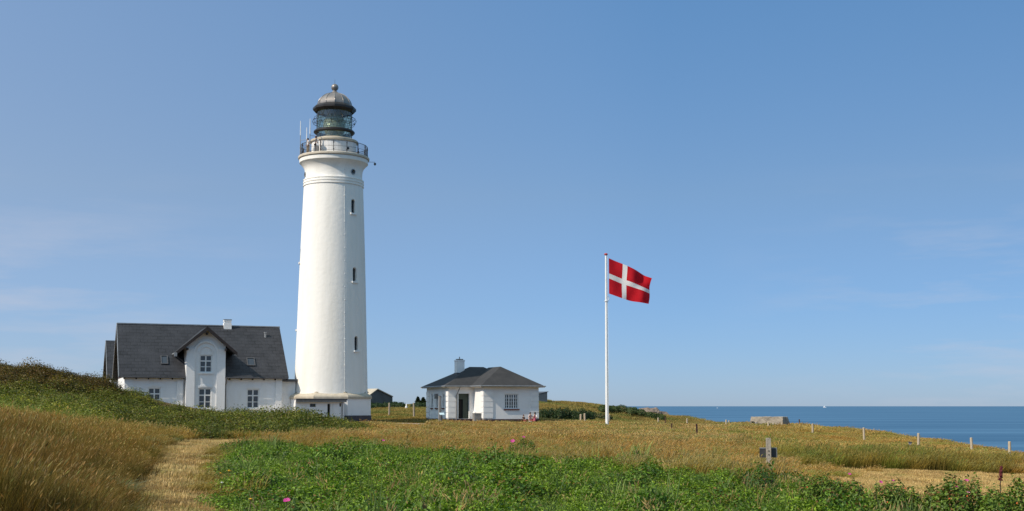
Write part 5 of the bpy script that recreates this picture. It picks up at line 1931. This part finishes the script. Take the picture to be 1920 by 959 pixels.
# far hill grass
hill_t = [tuft('hill_tuft', 60, .40, .05, .8, .4, (.16, .14, .05), (.34, .26, .10), VM_GRASS, 140 + i) for i in range(3)]
x, y = sample(26000, 118, 235, 1.0, .30, 2)
zn = zones(x, y)
keep = ~zn['build'] & ~(x > np.interp(y, EDGE_Y, EDGE_X) + 1.5)
x, y = x[keep], y[keep]; n = len(x)
tn = tints(x, y, [(.55, .85, .55), (.85, .95, .7), (1.15, 1.0, .8), (.6, .85, .55)], 18, 41)
lowc = (zn['a'][keep] > 680) & (zn['a'][keep] < 810) & (y < 128)
scatter('hill_grass', hill_t, x, y, gz(x, y), NR.uniform(-3, 3, n), np.stack([np.ones(n)] * 2 + [np.where(lowc, .35, .8 + .3 * fbm(x, y, 7, 43))], -1), tn, NR.integers(0, 3, n), 'short olive and golden grass on the far dunes')

# --- mown strips and path straw
straw_t = [tuft('straw_patch', 60, .34, .013, .40, .2, (.40, .28, .11), (.66, .48, .21), VM_GRASS, 160 + i, flat=1.0, cvar=.4) for i in range(4)]
short_t = [tuft('short_tuft', 50, .12, .014, .34, .3, (.36, .265, .115), (.58, .44, .215), VM_GRASS, 170 + i) for i in range(3)]
x, y = sample(72000, 15, 70, 1.0, .49, 6)
zn = zones(x, y)
k1_ = zn['path']; k2_ = zn['mown'] & ~zn['edge']
xp, yp = x[k1_], y[k1_]
xm, ym = x[k2_], y[k2_]
x = np.concatenate([xp, xm]); y = np.concatenate([yp, ym]); n = len(x)
isp = np.arange(n) < len(xp)
tn = tints(x, y, [(.6, .78, .5), (1, 1, 1), (.62, .52, .40), (1.2, 1.2, 1.25), (.75, .7, .5)], 1.7, 51, .22)
tn = np.where(isp[:, None], tn, tn * np.array([1.0, .95, .85]))
pick = np.where(isp & (NR.uniform(size=n) < .74), NR.integers(0, 4, n), 4 + NR.integers(0, 3, n))
zs = np.where(isp, np.where(pick < 4, NR.uniform(.5, 1.3, n), NR.uniform(.4, 1.5, n)), 1.0)
scatter('straw_cover', straw_t + short_t, x, y, gz(x, y) + .01, NR.uniform(-.7, .7, n), np.stack([np.ones(n)] * 2 + [zs], -1), tn, pick, 'flattened pale straw on the trodden path and mown strip')

# --- tall lime grass on the left
tall_t = [tuft('tall_tuft', 84, .95, .007, .26, .05, (.045, .034, .009), (.215, .15, .036), VM_GRASS, 200 + i, heads=.05, head_c=(.40, .30, .14), curl=.55, cvar=.5, hvar=.5) for i in range(6)]
pale_t = [tuft('pale_stalk_tuft', 6, 1.10, .007, .30, .04, (.18, .14, .05), (.46, .37, .18), VM_GRASS, 240 + i, heads=.35, head_c=(.46, .37, .19), curl=1.7, cvar=.25, hvar=.25) for i in range(4)]
blue_t = [tuft('blue_tuft', 60, .75, .015, .22, .8, (.06, .075, .03), (.26, .30, .17), VM_GRASS, 220 + i, curl=1.1) for i in range(3)]
x, y = sample(26000, 13, 62, 1.0, amin=-260, amax=480)
zn = zones(x, y)
prob = np.clip(.45 + .6 * np.clip(zn['dp'] / 1.2, 0, 1), 0, 1) * np.clip(.75 + .5 * fbm(x, y, 2.2, 67), .15, 1)
keep = zn['left'] & ~zn['hedge'] & (NR.uniform(size=len(x)) < prob)
x, y, a_, dpv = x[keep], y[keep], zn['a'][keep], zn['dp'][keep]
n = len(x)
tn = tints(x, y, [(.62, .84, .6), (1, .95, .85), (1.0, .74, .55), (1.1, 1.05, .95), (.6, .8, .5), (.9, .8, .7)], 3.6, 61, .22)
hsc = np.clip((.86 + .22 * fbm(x, y, 4.5, 63) + .20 * fbm(x, y, 1.5, 64)) * (.42 + .58 * np.clip(dpv / 1.8, 0, 1)), .2, 1.35)
hsc = hsc * np.where(y > 44, np.interp(y, [44, 60], [1, .62]), 1)
pick = NR.integers(0, 6, n)
blue = (fbm(x, y, 4.0, 66) > .55) & (NR.uniform(size=n) < .7)
pick = np.where(blue, 6 + NR.integers(0, 3, n), pick)
tn[blue] = (1, 1, 1)
pale = (NR.uniform(size=n) < .09) & ~blue
pick = np.where(pale, 9 + NR.integers(0, 4, n), pick)
tn[pale] = (1, 1, 1)
tn *= np.where(pale, 1.0, np.interp(y, [26, 40], [1.0, 1.45]))[:, None]
scatter('tall_grass', tall_t + blue_t + pale_t, x, y, gz(x, y), NR.uniform(-3.14, 3.14, n), np.stack([np.ones(n)] * 2 + [hsc], -1), tn, pick, 'tall golden brown grass leaning over the left of the path')

# --- green ground cover
gc = [leaf_clump('cover_clump', 230, .36, .34, .048, (.046, .092, .006), (.222, .345, .024), VM_LEAF, 300 + i, odd=(.03, (.22, .17, .06))) for i in range(6)]
gc2 = [leaf_clump('broad_leaf_clump', 170, .46, .52, .082, (.026, .066, .006), (.145, .255, .022), VM_LEAF, 310 + i, odd=(.05, (.20, .12, .03)), stems=4) for i in range(3)]
gg_ = [tuft('green_blade_tuft', 26, .48, .016, .20, .35, (.07, .12, .025), (.17, .25, .07), VM_GRASS, 330 + i, curl=.6) for i in range(3)]
gt_ = [tuft('tall_blade_tuft', 16, .80, .020, .16, .25, (.06, .11, .03), (.20, .28, .09), VM_GRASS, 350 + i, curl=.8, hvar=.4) for i in range(3)]
dd_ = [tuft('seeding_tuft', 14, .55, .008, .18, .3, (.14, .14, .05), (.36, .28, .12), VM_GRASS, 340 + i, heads=.9, head_c=(.40, .30, .15)) for i in range(3)]
x, y = sample(36000, 13.5, 57, .8, .49, 5)
zn = zones(x, y)
mnd = fbm(x, y, 2.0, 78)
keep = zn['green'] & (NR.uniform(size=len(x)) < np.clip(.72 + .55 * mnd, .12, 1))
mnd = mnd[keep]
x, y, a_, dpv = x[keep], y[keep], zn['a'][keep], zn['dp'][keep]
n = len(x)
ff = fbm(x, y, 3.4, 71)
tn = tints(x, y, [(.55, .66, .6), (1, 1, 1), (1.35, 1.22, 1.0), (.8, .88, .8), (1.1, 1.0, .9)], 2.0, 72, .16)
u = NR.uniform(size=n)
grassy = np.clip(.14 + .30 * fbm(x, y, 4, 73) + .22 * np.clip((y - np.interp(a_, DB_PX, DB_D) + 5) / 6, 0, 1), .04, .6)
pick = np.where(u < grassy, np.where(NR.uniform(size=n) < .78, 6 + NR.integers(0, 3, n), 9 + NR.integers(0, 3, n)), NR.integers(0, 6, n))
tb = (fbm(x, y, 4.5, 79) > .45) & (NR.uniform(size=n) < .16)
pick = np.where(tb, 12 + NR.integers(0, 3, n), pick)
bl = (pick < 6) & (fbm(x, y, 3.8, 75) > .3) & (NR.uniform(size=n) < .36)
pick = np.where(bl, 15 + NR.integers(0, 3, n), pick)
gsz = np.clip(.85 + .45 * ff + .25 * fbm(x, y, 1.1, 77), .3, 1.7) * (.55 + .45 * np.clip(dpv / 1.0, 0, 1))
scatter('ground_cover', gc + gg_ + dd_ + gt_ + gc2, x, y, gz(x, y) - .05 + .13 * np.clip(mnd, -.5, 1), NR.uniform(-3, 3, n), np.stack([np.clip(.95 + .15 * ff + .25 * mnd, .5, 1.5)] * 2 + [gsz], -1), tn, pick, 'low leafy green ground cover in the foreground')

# --- hedge bank and dune scrub on the left
hb = [leaf_clump('scrub_clump', 260, .62, .85, .085, (.036, .048, .006), (.16, .185, .024), VM_LEAF, 400 + i, odd=(.06, (.15, .10, .035))) for i in range(5)]
hbig = [leaf_clump('scrub_bush', 520, 1.05, 1.05, .10, (.032, .045, .006), (.17, .19, .024), VM_LEAF, 410 + i, odd=(.05, (.16, .11, .03)), inner=.3) for i in range(3)]
hr = [tuft('reed_tuft', 34, .95, .022, .30, .35, (.05, .08, .02), (.15, .19, .055), VM_GRASS, 420 + i, curl=.6) for i in range(3)]
hd2 = [tuft('brown_tuft', 36, .7, .02, .35, .4, (.08, .055, .025), (.22, .15, .065), VM_GRASS, 430 + i) for i in range(2)]
x, y = sample(14000, 55, 93, .6, amin=-200, amax=730)
zn = zones(x, y)
keep = zn['hedge'] & ~zn['build']
x, y, a_ = x[keep], y[keep], zn['a'][keep]
n = len(x)
top = gz(x, y)
duney = np.clip((top - .35) / .8, 0, 1) * (a_ < 235)
tn = tints(x, y, [(.7, .8, .7), (1.15, 1.1, 1.0), (1.6, 1.35, 1.2), (.8, .9, .8), (1.3, 1.0, .9)], 3.6, 81, .2)
tn = tn * (1 - duney[:, None]) + tn * np.array([.85, .55, .6]) * duney[:, None]
u = NR.uniform(size=n)
gb_ = np.clip((220 - a_) / 100, 0, 1) * np.clip((68 - y) / 6, 0, 1)        # greener grassy foot of the dune
pick = np.where(u < .68 - .45 * gb_, NR.integers(0, 5, n), np.where(u < .88, 5 + NR.integers(0, 3, n), 8 + NR.integers(0, 2, n)))
pick = np.where((duney > .5) & (u > .55), 8 + NR.integers(0, 2, n), pick)
tn[(pick >= 5) & (pick < 8)] *= 1.25
tn *= (1 + .45 * gb_)[:, None]
big = (pick < 5) & (NR.uniform(size=n) < .3)
pick = np.where(big, 10 + NR.integers(0, 3, n), pick)
hm = fbm(x, y, 2.6, 86)
hsc = (.78 + .38 * fbm(x, y, 3.2, 83)) * (1 + .2 * NR.normal(size=n)) * np.where(a_ < 235, .75, 1.0)
fr_ = np.interp(a_, [-200, 0, 250, 480, 600, 690], [57, 57, 60.5, 63.5, 68, 78])
hsc = hsc * np.clip(.80 + (y - fr_) / 8.0, .7, 1)
hsc = hsc * np.interp(a_, [560, 700], [1.0, .55]) * np.interp(a_, [195, 240, 330, 460], [1.0, .62, .66, 1.0])
scatter('shrubbery', hb + hr + hd2 + hbig, x, y, top - .08 + .16 * hm, NR.uniform(-3, 3, n), np.stack([NR.uniform(.7, 1.35, n)] * 2 + [np.clip(hsc, .25, 1.5)], -1), tn, pick, 'tangled green shrubs and reeds on the bank before the house')


# --- separate bushes
def bush_mesh(name, lobes, per, size, c_lo, c_hi, seed, odd=None):
    """lobes: list of (x, y, z, rx, ry, rz)"""
    r = np.random.default_rng(seed)
    V, Fl, C = [], [], []
    for (lx, ly, lz, rx, ry, rz2) in lobes:
        n = per
        d = r.normal(size=(n, 3)); d /= np.linalg.norm(d, axis=1)[:, None]
        k = 1 - .45 * r.uniform(size=n) ** 1.5
        k *= 1 + .16 * np.sin(d[:, 0] * 6 + lx) * np.sin(d[:, 1] * 5 + seed) + .06 * r.normal(size=n)
        pos = d * k[:, None] * np.array([rx, ry, rz2]) + np.array([lx, ly, lz])
        nrm = d * .8 + np.array([0, 0, .5]) + r.normal(size=(n, 3)) * .5
        nrm /= np.linalg.norm(nrm, axis=1)[:, None]
        t1 = np.cross(nrm, r.normal(size=(n, 3))); t1 /= np.linalg.norm(t1, axis=1)[:, None]
        t2 = np.cross(nrm, t1)
        L_ = (size * r.uniform(.7, 1.35, n))[:, None]
        W_ = L_ * .62
        q = np.stack([pos - t1 * L_ * .5, pos + t2 * W_ * .5 + nrm * W_ * .2, pos + t1 * L_ * .5 - nrm * L_ * .1, pos - t2 * W_ * .5 + nrm * W_ * .2], 1)
        f_ = r.uniform(size=n)[:, None]
        c = np.array(c_lo) * (1 - f_) + np.array(c_hi) * f_
        if odd is not None:
            mk = r.uniform(size=n) < odd[0]; c[mk] = np.array(odd[1]) * r.uniform(.7, 1.2, (mk.sum(), 1))
        base = len(V) * 0 + sum(len(v_) for v_ in V)
        V.append(q.reshape(-1, 3)); C.append(np.repeat(c, 4, 0))
        idx = base + np.arange(n)[:, None] * 4 + np.array([0, 1, 2, 0, 2, 3])
        Fl.append(idx.ravel())
    V, C, Fl = np.concatenate(V), np.concatenate(C), np.concatenate(Fl)
    return mesh_np(name, V, Fl, np.full(len(Fl) // 3, 3), C, VM_BUSH)


def stems(parent, lobes, matl, r=.02, name='stems'):
    q = MB()
    rr = random.Random(len(lobes))
    for (lx, ly, lz, rx, ry, rz2) in lobes:
        for k in range(3):
            a = rr.uniform(0, 6.28)
            q.tube([(lx + .1 * math.cos(a), ly + .1 * math.sin(a), -.15), (lx + .4 * rx * math.cos(a), ly + .4 * ry * math.sin(a), lz), (lx + .75 * rx * math.cos(a), ly + .75 * ry * math.sin(a), lz + .55 * rz2)], r, 5, r1=r * .4)
    return q.build(name, matl, parent)


M['twig'] = mat('brown_twig', (.08, .05, .03), (.05, .03, .02), 8, .8)
M['rose'] = mat('magenta_petal', (.50, .03, .23), (.40, .025, .20), 20, .6)
M['rose_pale'] = mat('pale_pink_petal', (.78, .34, .42), (.7, .28, .38), 20, .6)
M['rose_eye'] = mat('rose_stamen', (.65, .45, .08), (.55, .36, .06), 30, .7)
M['hip'] = mat('orange_hip', (.55, .12, .02), (.45, .09, .02), 20, .45)


def rose_flower(parent, c, r, matl, seed, name='flower'):
    r = r * .66
    rr = random.Random(seed)
    q = MB()
    tilt = Matrix.Rotation(rr.uniform(.3, .9), 3, Vector((1, rr.uniform(-.5, .5), 0)).normalized())
    c = Vector(c)
    for k in range(5):
        a = 2 * math.pi * k / 5 + rr.uniform(-.1, .1)
        e1 = Vector((math.cos(a), math.sin(a), 0)); e2 = Vector((-math.sin(a), math.cos(a), 0))
        pts = [e1 * .12 * r, e1 * .6 * r + e2 * .52 * r + UZ * .18 * r, e1 * 1.0 * r + e2 * .30 * r + UZ * .34 * r, e1 * .9 * r + UZ * .22 * r, e1 * 1.0 * r - e2 * .30 * r + UZ * .34 * r, e1 * .6 * r - e2 * .52 * r + UZ * .18 * r]
        pts = [c + tilt @ (p_ + UZ * .004 * k) for p_ in pts]
        q.poly([pts[0], pts[1], pts[2], pts[3]]); q.poly([pts[0], pts[3], pts[4], pts[5]])
    f = q.build(name, matl, parent)
    q = MB(); q.sphere(c + tilt @ Vector((0, 0, .10 * r)), .20 * r, 8, 6, sc=(1, 1, .6)); q.build('stamens', M['rose_eye'], f, True)
    return f


def bush(name, label, cat, px0, px1, ytop, D, depth, per, size, c_lo, c_hi, seed, nl=4, group=None, odd=None, flowers=(), hips=0, twig=.012, hmin=.35):
    """a bush spanning px0..px1 with its top near ytop"""
    g = gpos((px0 + px1) / 2, D)
    o = thing(name, label, cat, g, 0, group)
    wid = (px1 - px0) / F * D
    h = max(hmin, P((px0 + px1) / 2, ytop, D).z - g.z) * 1.06
    rr = random.Random(seed)
    lobes = []
    for i in range(nl):
        f_ = (i + .5) / nl - .5
        hh = h * rr.uniform(.78, 1.0) * (1 - .9 * abs(f_) ** 2.2)
        rx = wid / nl * rr.uniform(.62, .85)
        lx, ly = f_ * wid * .9, rr.uniform(-.3, .3) * depth
        gl = g1(g.x + lx, g.y + ly) - g.z
        lobes.append((lx, ly, gl + hh * .42, rx, depth * rr.uniform(.4, .6), hh * .58))
    me = bush_mesh('foliage', lobes, per, size, c_lo, c_hi, seed, odd)
    fo_ = bpy.data.objects.new('foliage', me); COL.objects.link(fo_); fo_.parent = o
    stems(o, lobes, M['twig'], twig)
    for k, (px, y, rad, pale) in enumerate(flowers):
        q = P(px, y, D - depth * .5) - Vector(g)
        rose_flower(o, q, rad, M['rose_pale'] if pale else M['rose'], seed * 10 + k)
    for k in range(hips):
        L_ = lobes[k % nl]
        a = rr.uniform(-2.6, -.5)
        q = MB(); q.sphere((L_[0] + L_[3] * .95 * math.cos(a), L_[1] + L_[4] * .95 * math.sin(a), L_[2] + L_[5] * rr.uniform(-.1, .7)), .018, 8, 6); q.build('rose_hip', M['hip'], o, True)
    return o


G_LO, G_HI = (.026, .058, .007), (.17, .26, .028)
RB = 'rose bushes at the right edge of the ground cover'
ODD = (.10, (.20, .10, .03))
bush('rose_bush', 'low rose bush left of the pale grass strip with one pink bloom', 'bush', 1500, 1615, 888, 27.0, .9, 1200, .062, G_LO, G_HI, 1, 4, RB, ODD, [(1593, 890, .055, 0)], 3)
bush('rose_bush', 'small rose bush with two magenta blooms against the pale grass strip', 'bush', 1630, 1722, 903, 25.5, .8, 1000, .06, G_LO, G_HI, 2, 3, RB, ODD, [(1651.5, 905, .06, 0), (1674.5, 902.5, .05, 0)], 2)
bush('rose_bush', 'tall rose bush with magenta and pale pink blooms and brown leaf tips', 'bush', 1728, 1840, 886, 23.5, 1.2, 1600, .064, G_LO, G_HI, 3, 4, RB, (.14, (.20, .09, .035)), [(1812.5, 902, .06, 0), (1795, 914, .05, 0), (1816, 924.5, .045, 1)], 4)
bush('rose_bush', 'dense dark rose bush without blooms below the red dock spike', 'bush', 1826, 1990, 897, 22.5, 1.3, 1700, .066, G_LO, G_HI, 4, 5, RB, (.07, (.22, .16, .03)), [], 3)
bush('rose_bush', 'low dark rose bush at the foot of the sign post', 'bush', 1392, 1452, 876, 29.5, .8, 420, .055, (.022, .052, .009), (.075, .145, .026), 5, 3, RB, ODD, [], 0)
MB2 = 'small rose bushes in the meadow'
bush('rose_bush', 'small rose bush in dry meadow with a magenta bloom at top', 'bush', 972, 1002, 818, 44, .7, 520, .06, G_LO, G_HI, 6, 3, MB2, None, [(982, 820.5, .085, 0)], 0)
bush('rose_bush', 'tiny rose bush in dry meadow almost covered by a red bloom', 'bush', 953, 971, 825, 43, .5, 300, .06, G_LO, G_HI, 7, 2, MB2, None, [(961.5, 828, .115, 0)], 0)
bush('rose_bush', 'tiny rose bush with magenta bloom in the meadow below the gravel yard', 'bush', 706, 734, 825, 44, .5, 300, .06, G_LO, G_HI, 8, 2, MB2, None, [(719, 827, .085, 0)], 0)
bush('leafy_sapling', 'single bright green sapling in the middle of the dry meadow', 'plant', 1187, 1198, 826, 40, .22, 200, .055, (.10, .17, .03), (.18, .28, .06), 9, 2, None, None, [], 0)
# blooms standing alone in the cover
for i, (px, y, D, r, lab) in enumerate([(538, 940, 18.3, .082, 'magenta wild rose bloom low in the near green cover'), ]):
    o = thing('rose', lab, 'flower', gpos(px, D))
    c = P(px, y, D) - Vector(o.location)
    rose_flower(o, c, r, M['rose'], 50 + i, 'petals')
    mb = MB(); mb.tube([(c.x * .6, c.y * .6, -.03), tuple(c * .98)], .006, 5); mb.build('stem', M['twig'], o)
M['yellow'] = mat('yellow_petal', (.75, .42, .02), (.65, .35, .02), 20, .6)
M['white_petal'] = mat('white_petal', (.75, .75, .70), (.65, .65, .6), 20, .6)
for i, (px, y, D, r, mk, lab) in enumerate([(429.5, 884, 26.2, .042, 'yellow', 'yellow flower on the right of the path, upper larger one'), (413.5, 888, 26.2, .03, 'yellow', 'small yellow flower at the path edge, beside the larger yellow one'),
                                            (470, 937, 18.6, .03, 'yellow', 'yellow flower nearest the camera in the green cover'), (416, 906, 23.5, .032, 'white_petal', 'white flower head at the right edge of the path')]):
    o = thing('meadow_flower', lab, 'flower', gpos(px, D), 0, 'small flowers by the path')
    c = P(px, y, D) - Vector(o.location)
    q = MB()
    for k in range(9):
        a = 2 * math.pi * k / 9
        q.poly([c, c + Vector((math.cos(a - .3) * r, math.sin(a - .3) * r, r * .35)), c + Vector((math.cos(a) * r * 1.2, math.sin(a) * r * 1.2, r * .45)), c + Vector((math.cos(a + .3) * r, math.sin(a + .3) * r, r * .35))])
    q.sphere(c + UZ * r * .2, r * .55, 8, 6)
    q.build('petals', M[mk], o)
    q = MB(); q.tube([(0, 0, -.03), tuple(c)], .005, 5); q.build('stem', M['twig'], o)
# red dock spike
p = gpos(1871, 24)
o = thing('dock_spike', 'dark red dock seed spike rising over the rose bushes', 'plant', p)
zt_ = P(1872, 875, 24).z - p.z; zb_ = P(1870, 901, 24).z - p.z
mb = MB(); mb.tube([(-.03, 0, -.1), (0, 0, zb_), (.03, 0, zt_)], .012, 6, r1=.006); mb.build('stem', M['rust'], o)
M['dock'] = mat('dark_red_seed', (.15, .02, .022), (.09, .014, .016), 30, .8)
mb = MB()
rr = random.Random(4)
for k in range(120):
    f_ = rr.random(); a = rr.uniform(0, 6.28); w = .045 * (1 - .55 * f_)
    c = Vector((.03 * f_ + math.cos(a) * w * rr.random(), math.sin(a) * w * rr.random(), zb_ + (zt_ - zb_) * f_))
    mb.sphere(c, .013, 5, 4)
mb.build('seed_head', M['dock'], o)
# far thickets
DK_LO, DK_HI = (.012, .028, .008), (.045, .080, .020)
bush('dark_hedge', 'dark green clipped hedge right of the hipped building', 'hedge', 1008, 1118, 763.5, 140, 2.6, 1500, .15, DK_LO, DK_HI, 21, 7, None, None, [], 0, .04)
bush('thicket', 'broad green thicket right of the flagpole foot', 'thicket', 1118, 1250, 763.5, 163, 4.5, 2200, .16, (.022, .042, .010), (.075, .115, .026), 22, 7, None, (.07, (.16, .10, .04)), [], 0, .05)
bush('thicket', 'low green thicket behind the flagpole', 'thicket', 1085, 1150, 772, 150, 2.5, 900, .15, (.025, .045, .012), (.08, .11, .03), 23, 4, None, (.15, (.2, .14, .06)), [], 0, .04)
bush('dark_bush', 'long dark green bush below the concrete hall', 'bush', 686, 760, 753, 152, 3, 1200, .15, DK_LO, (.05, .09, .022), 24, 5, 'dark bushes behind the poles', None, [], 0, .04)
bush('dark_bush', 'dark green bush against the left end of the hipped building', 'bush', 770, 812, 754, 154, 3, 900, .15, DK_LO, DK_HI, 25, 4, 'dark bushes behind the poles', None, [], 0, .04)


def conifer(label, px, ytop, D, seed, w):
    g = gpos(px, D)
    o = thing('pine_tree', label, 'tree', g, 0, 'small conifers behind the hipped building')
    h = P(px, ytop, D).z - g.z
    mb = MB(); mb.tube([(0, 0, -.2), (0.03, 0, h * .95)], .07, 7, r1=.015); mb.build('trunk', M['twig'], o)
    r = np.random.default_rng(seed)
    n = 1500
    t = r.uniform(0, 1, n) ** .8
    a = r.uniform(0, 6.283, n)
    tier = .7 + .3 * np.sin(t * 26 + 1.5 * np.sin(a * 3 + seed))
    rad = w * (1 - t * .95) * tier * np.sqrt(r.uniform(.25, 1, n))
    pos = np.stack([rad * np.cos(a), rad * np.sin(a), .15 * h + t * h * .87], -1)
    d = np.stack([np.cos(a), np.sin(a), np.full(n, .1)], -1) + r.normal(size=(n, 3)) * .3
    d /= np.linalg.norm(d, axis=1)[:, None]
    s = np.cross(d, r.normal(size=(n, 3))); s /= np.linalg.norm(s, axis=1)[:, None]
    L_ = .16
    q = np.stack([pos - d * L_, pos + s * .035, pos + d * L_, pos - s * .035], 1).reshape(-1, 3)
    idx = (np.arange(n)[:, None] * 4 + np.array([0, 1, 2, 0, 2, 3])).ravel()
    f_ = r.uniform(size=n)[:, None]
    c = np.repeat(np.array([.010, .020, .008]) * (1 - f_) + np.array([.03, .05, .018]) * f_, 4, 0)
    me = mesh_np('crown', q, idx, np.full(len(idx) // 3, 3), c, VM_BUSH)
    k = bpy.data.objects.new('crown', me); COL.objects.link(k); k.parent = o


conifer('small pointed conifer silhouette, left one behind the hipped building', 783.5, 745, 165, 31, .75)
conifer('small conifer silhouette touching the left wall of the hipped building', 793.5, 746, 165, 32, .85)

# ------------------------------------------------------------------ light, sky, camera
EL = math.radians(41)
HS = Vector((-.843, -.538, 0)).normalized()
S = Vector((HS.x * math.cos(EL), HS.y * math.cos(EL), math.sin(EL)))
sd = bpy.data.lights.new('sun', 'SUN')
sd.energy = 4.7
sd.angle = math.radians(.53)
sd.color = (1.0, .885, .745)
so = bpy.data.objects.new('sun', sd)
COL.objects.link(so)
so.rotation_euler = (-S).to_track_quat('-Z', 'Y').to_euler()
so.location = (-60, -40, 80)

wd_ = bpy.data.worlds.new('World')
scene.world = wd_
wd_.use_nodes = True
nt = wd_.node_tree
bg = nt.nodes['Background']
sk = nt.nodes.new('ShaderNodeTexSky')
sk.sky_type = 'NISHITA'
sk.sun_disc = False
sk.sun_elevation = EL
sk.sun_rotation = math.atan2(HS.x, HS.y) % (2 * math.pi)
sk.altitude = 2000
sk.air_density = 1.0
sk.dust_density = 0.5
sk.ozone_density = 8.0
SKY = 0.15
bg.inputs['Strength'].default_value = SKY
# thin cirrus streaks low in the sky
tc = nt.nodes.new('ShaderNodeTexCoord')
mp = nt.nodes.new('ShaderNodeMapping'); mp.inputs['Scale'].default_value = (5.5, 2.0, 34.0); mp.inputs['Rotation'].default_value = (0, .05, 0)
lk(nt, tc.outputs['Generated'], mp.inputs['Vector'])
n1 = noise(nt, mp.outputs[0], 1.0, 6.0, .6)
sp_ = nt.nodes.new('ShaderNodeSeparateXYZ'); lk(nt, tc.outputs['Generated'], sp_.inputs[0])
f1 = ramp(nt, n1.outputs['Fac'], .47, .76)
f2 = ramp(nt, sp_.outputs['Z'], .19, .09)
ab = nt.nodes.new('ShaderNodeMath'); ab.operation = 'ABSOLUTE'; lk(nt, sp_.outputs['X'], ab.inputs[0])
f3 = ramp(nt, ab.outputs[0], .16, .34)
m1 = nt.nodes.new('ShaderNodeMath'); m1.operation = 'MULTIPLY'; lk(nt, f1, m1.inputs[0]); lk(nt, f2, m1.inputs[1])
m2 = nt.nodes.new('ShaderNodeMath'); m2.operation = 'MULTIPLY'; lk(nt, m1.outputs[0], m2.inputs[0]); lk(nt, f3, m2.inputs[1])
m3 = nt.nodes.new('ShaderNodeMath'); m3.operation = 'MULTIPLY'; lk(nt, m2.outputs[0], m3.inputs[0]); m3.inputs[1].default_value = .6
# summer haze: the sky greys and dims a little towards the horizon, and is paler on the sun's side; overhead, out of view, it is brightened as added fill light
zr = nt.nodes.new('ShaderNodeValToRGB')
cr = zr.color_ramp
for pos, c in ((0.0, (.455, .50, .645)), (.08, (.66, .66, .69)), (.17, (.96, .845, .725)), (.34, (1.06, 1.14, 1.0)), (.62, (4.9, 3.6, 1.95))):  # last stop boosts the unseen overhead sky as warm fill for shaded walls
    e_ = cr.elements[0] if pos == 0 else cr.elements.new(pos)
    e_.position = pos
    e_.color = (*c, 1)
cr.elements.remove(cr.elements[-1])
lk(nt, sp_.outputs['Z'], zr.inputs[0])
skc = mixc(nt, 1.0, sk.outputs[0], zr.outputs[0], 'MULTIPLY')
rt_ = nt.nodes.new('ShaderNodeMapRange'); rt_.inputs['From Min'].default_value = .05; rt_.inputs['From Max'].default_value = .42; rt_.inputs['To Min'].default_value = 1.0; rt_.inputs['To Max'].default_value = .88
lk(nt, sp_.outputs['X'], rt_.inputs['Value'])
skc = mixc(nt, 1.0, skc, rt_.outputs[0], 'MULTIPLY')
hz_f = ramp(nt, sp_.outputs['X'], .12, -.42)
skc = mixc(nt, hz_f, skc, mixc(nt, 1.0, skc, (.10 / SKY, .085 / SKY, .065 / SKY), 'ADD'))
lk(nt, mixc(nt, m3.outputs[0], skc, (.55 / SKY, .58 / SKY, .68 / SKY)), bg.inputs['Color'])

cd = bpy.data.cameras.new('camera')
cam = bpy.data.objects.new('camera', cd)
COL.objects.link(cam)
cam.location = (0, 0, 0)
cam.rotation_euler = (math.pi / 2 + PITCH, 0, 0)
cd.sensor_fit = 'HORIZONTAL'
cd.sensor_width = 36.0
cd.lens = F / 1920 * 36.0
cd.shift_y = (CY - 479.5) / 1920.0
cd.clip_start = .1
cd.clip_end = 400000
scene.camera = cam

scene.render.engine = 'CYCLES'
scene.view_settings.view_transform = 'Standard'
scene.view_settings.look = 'None'
scene.view_settings.exposure = 0.0
scene.view_settings.gamma = 1.0
scene.cycles.max_bounces = 6
scene.cycles.transparent_max_bounces = 12
scene.cycles.use_denoising = True
scene.cycles.denoiser = 'OPENIMAGEDENOISE'
scene.cycles.denoising_input_passes = 'RGB_ALBEDO_NORMAL'
scene.cycles.denoising_prefilter = 'NONE'
scene.cycles.use_adaptive_sampling = False
scene.render.resolution_x, scene.render.resolution_y = 1024, 511
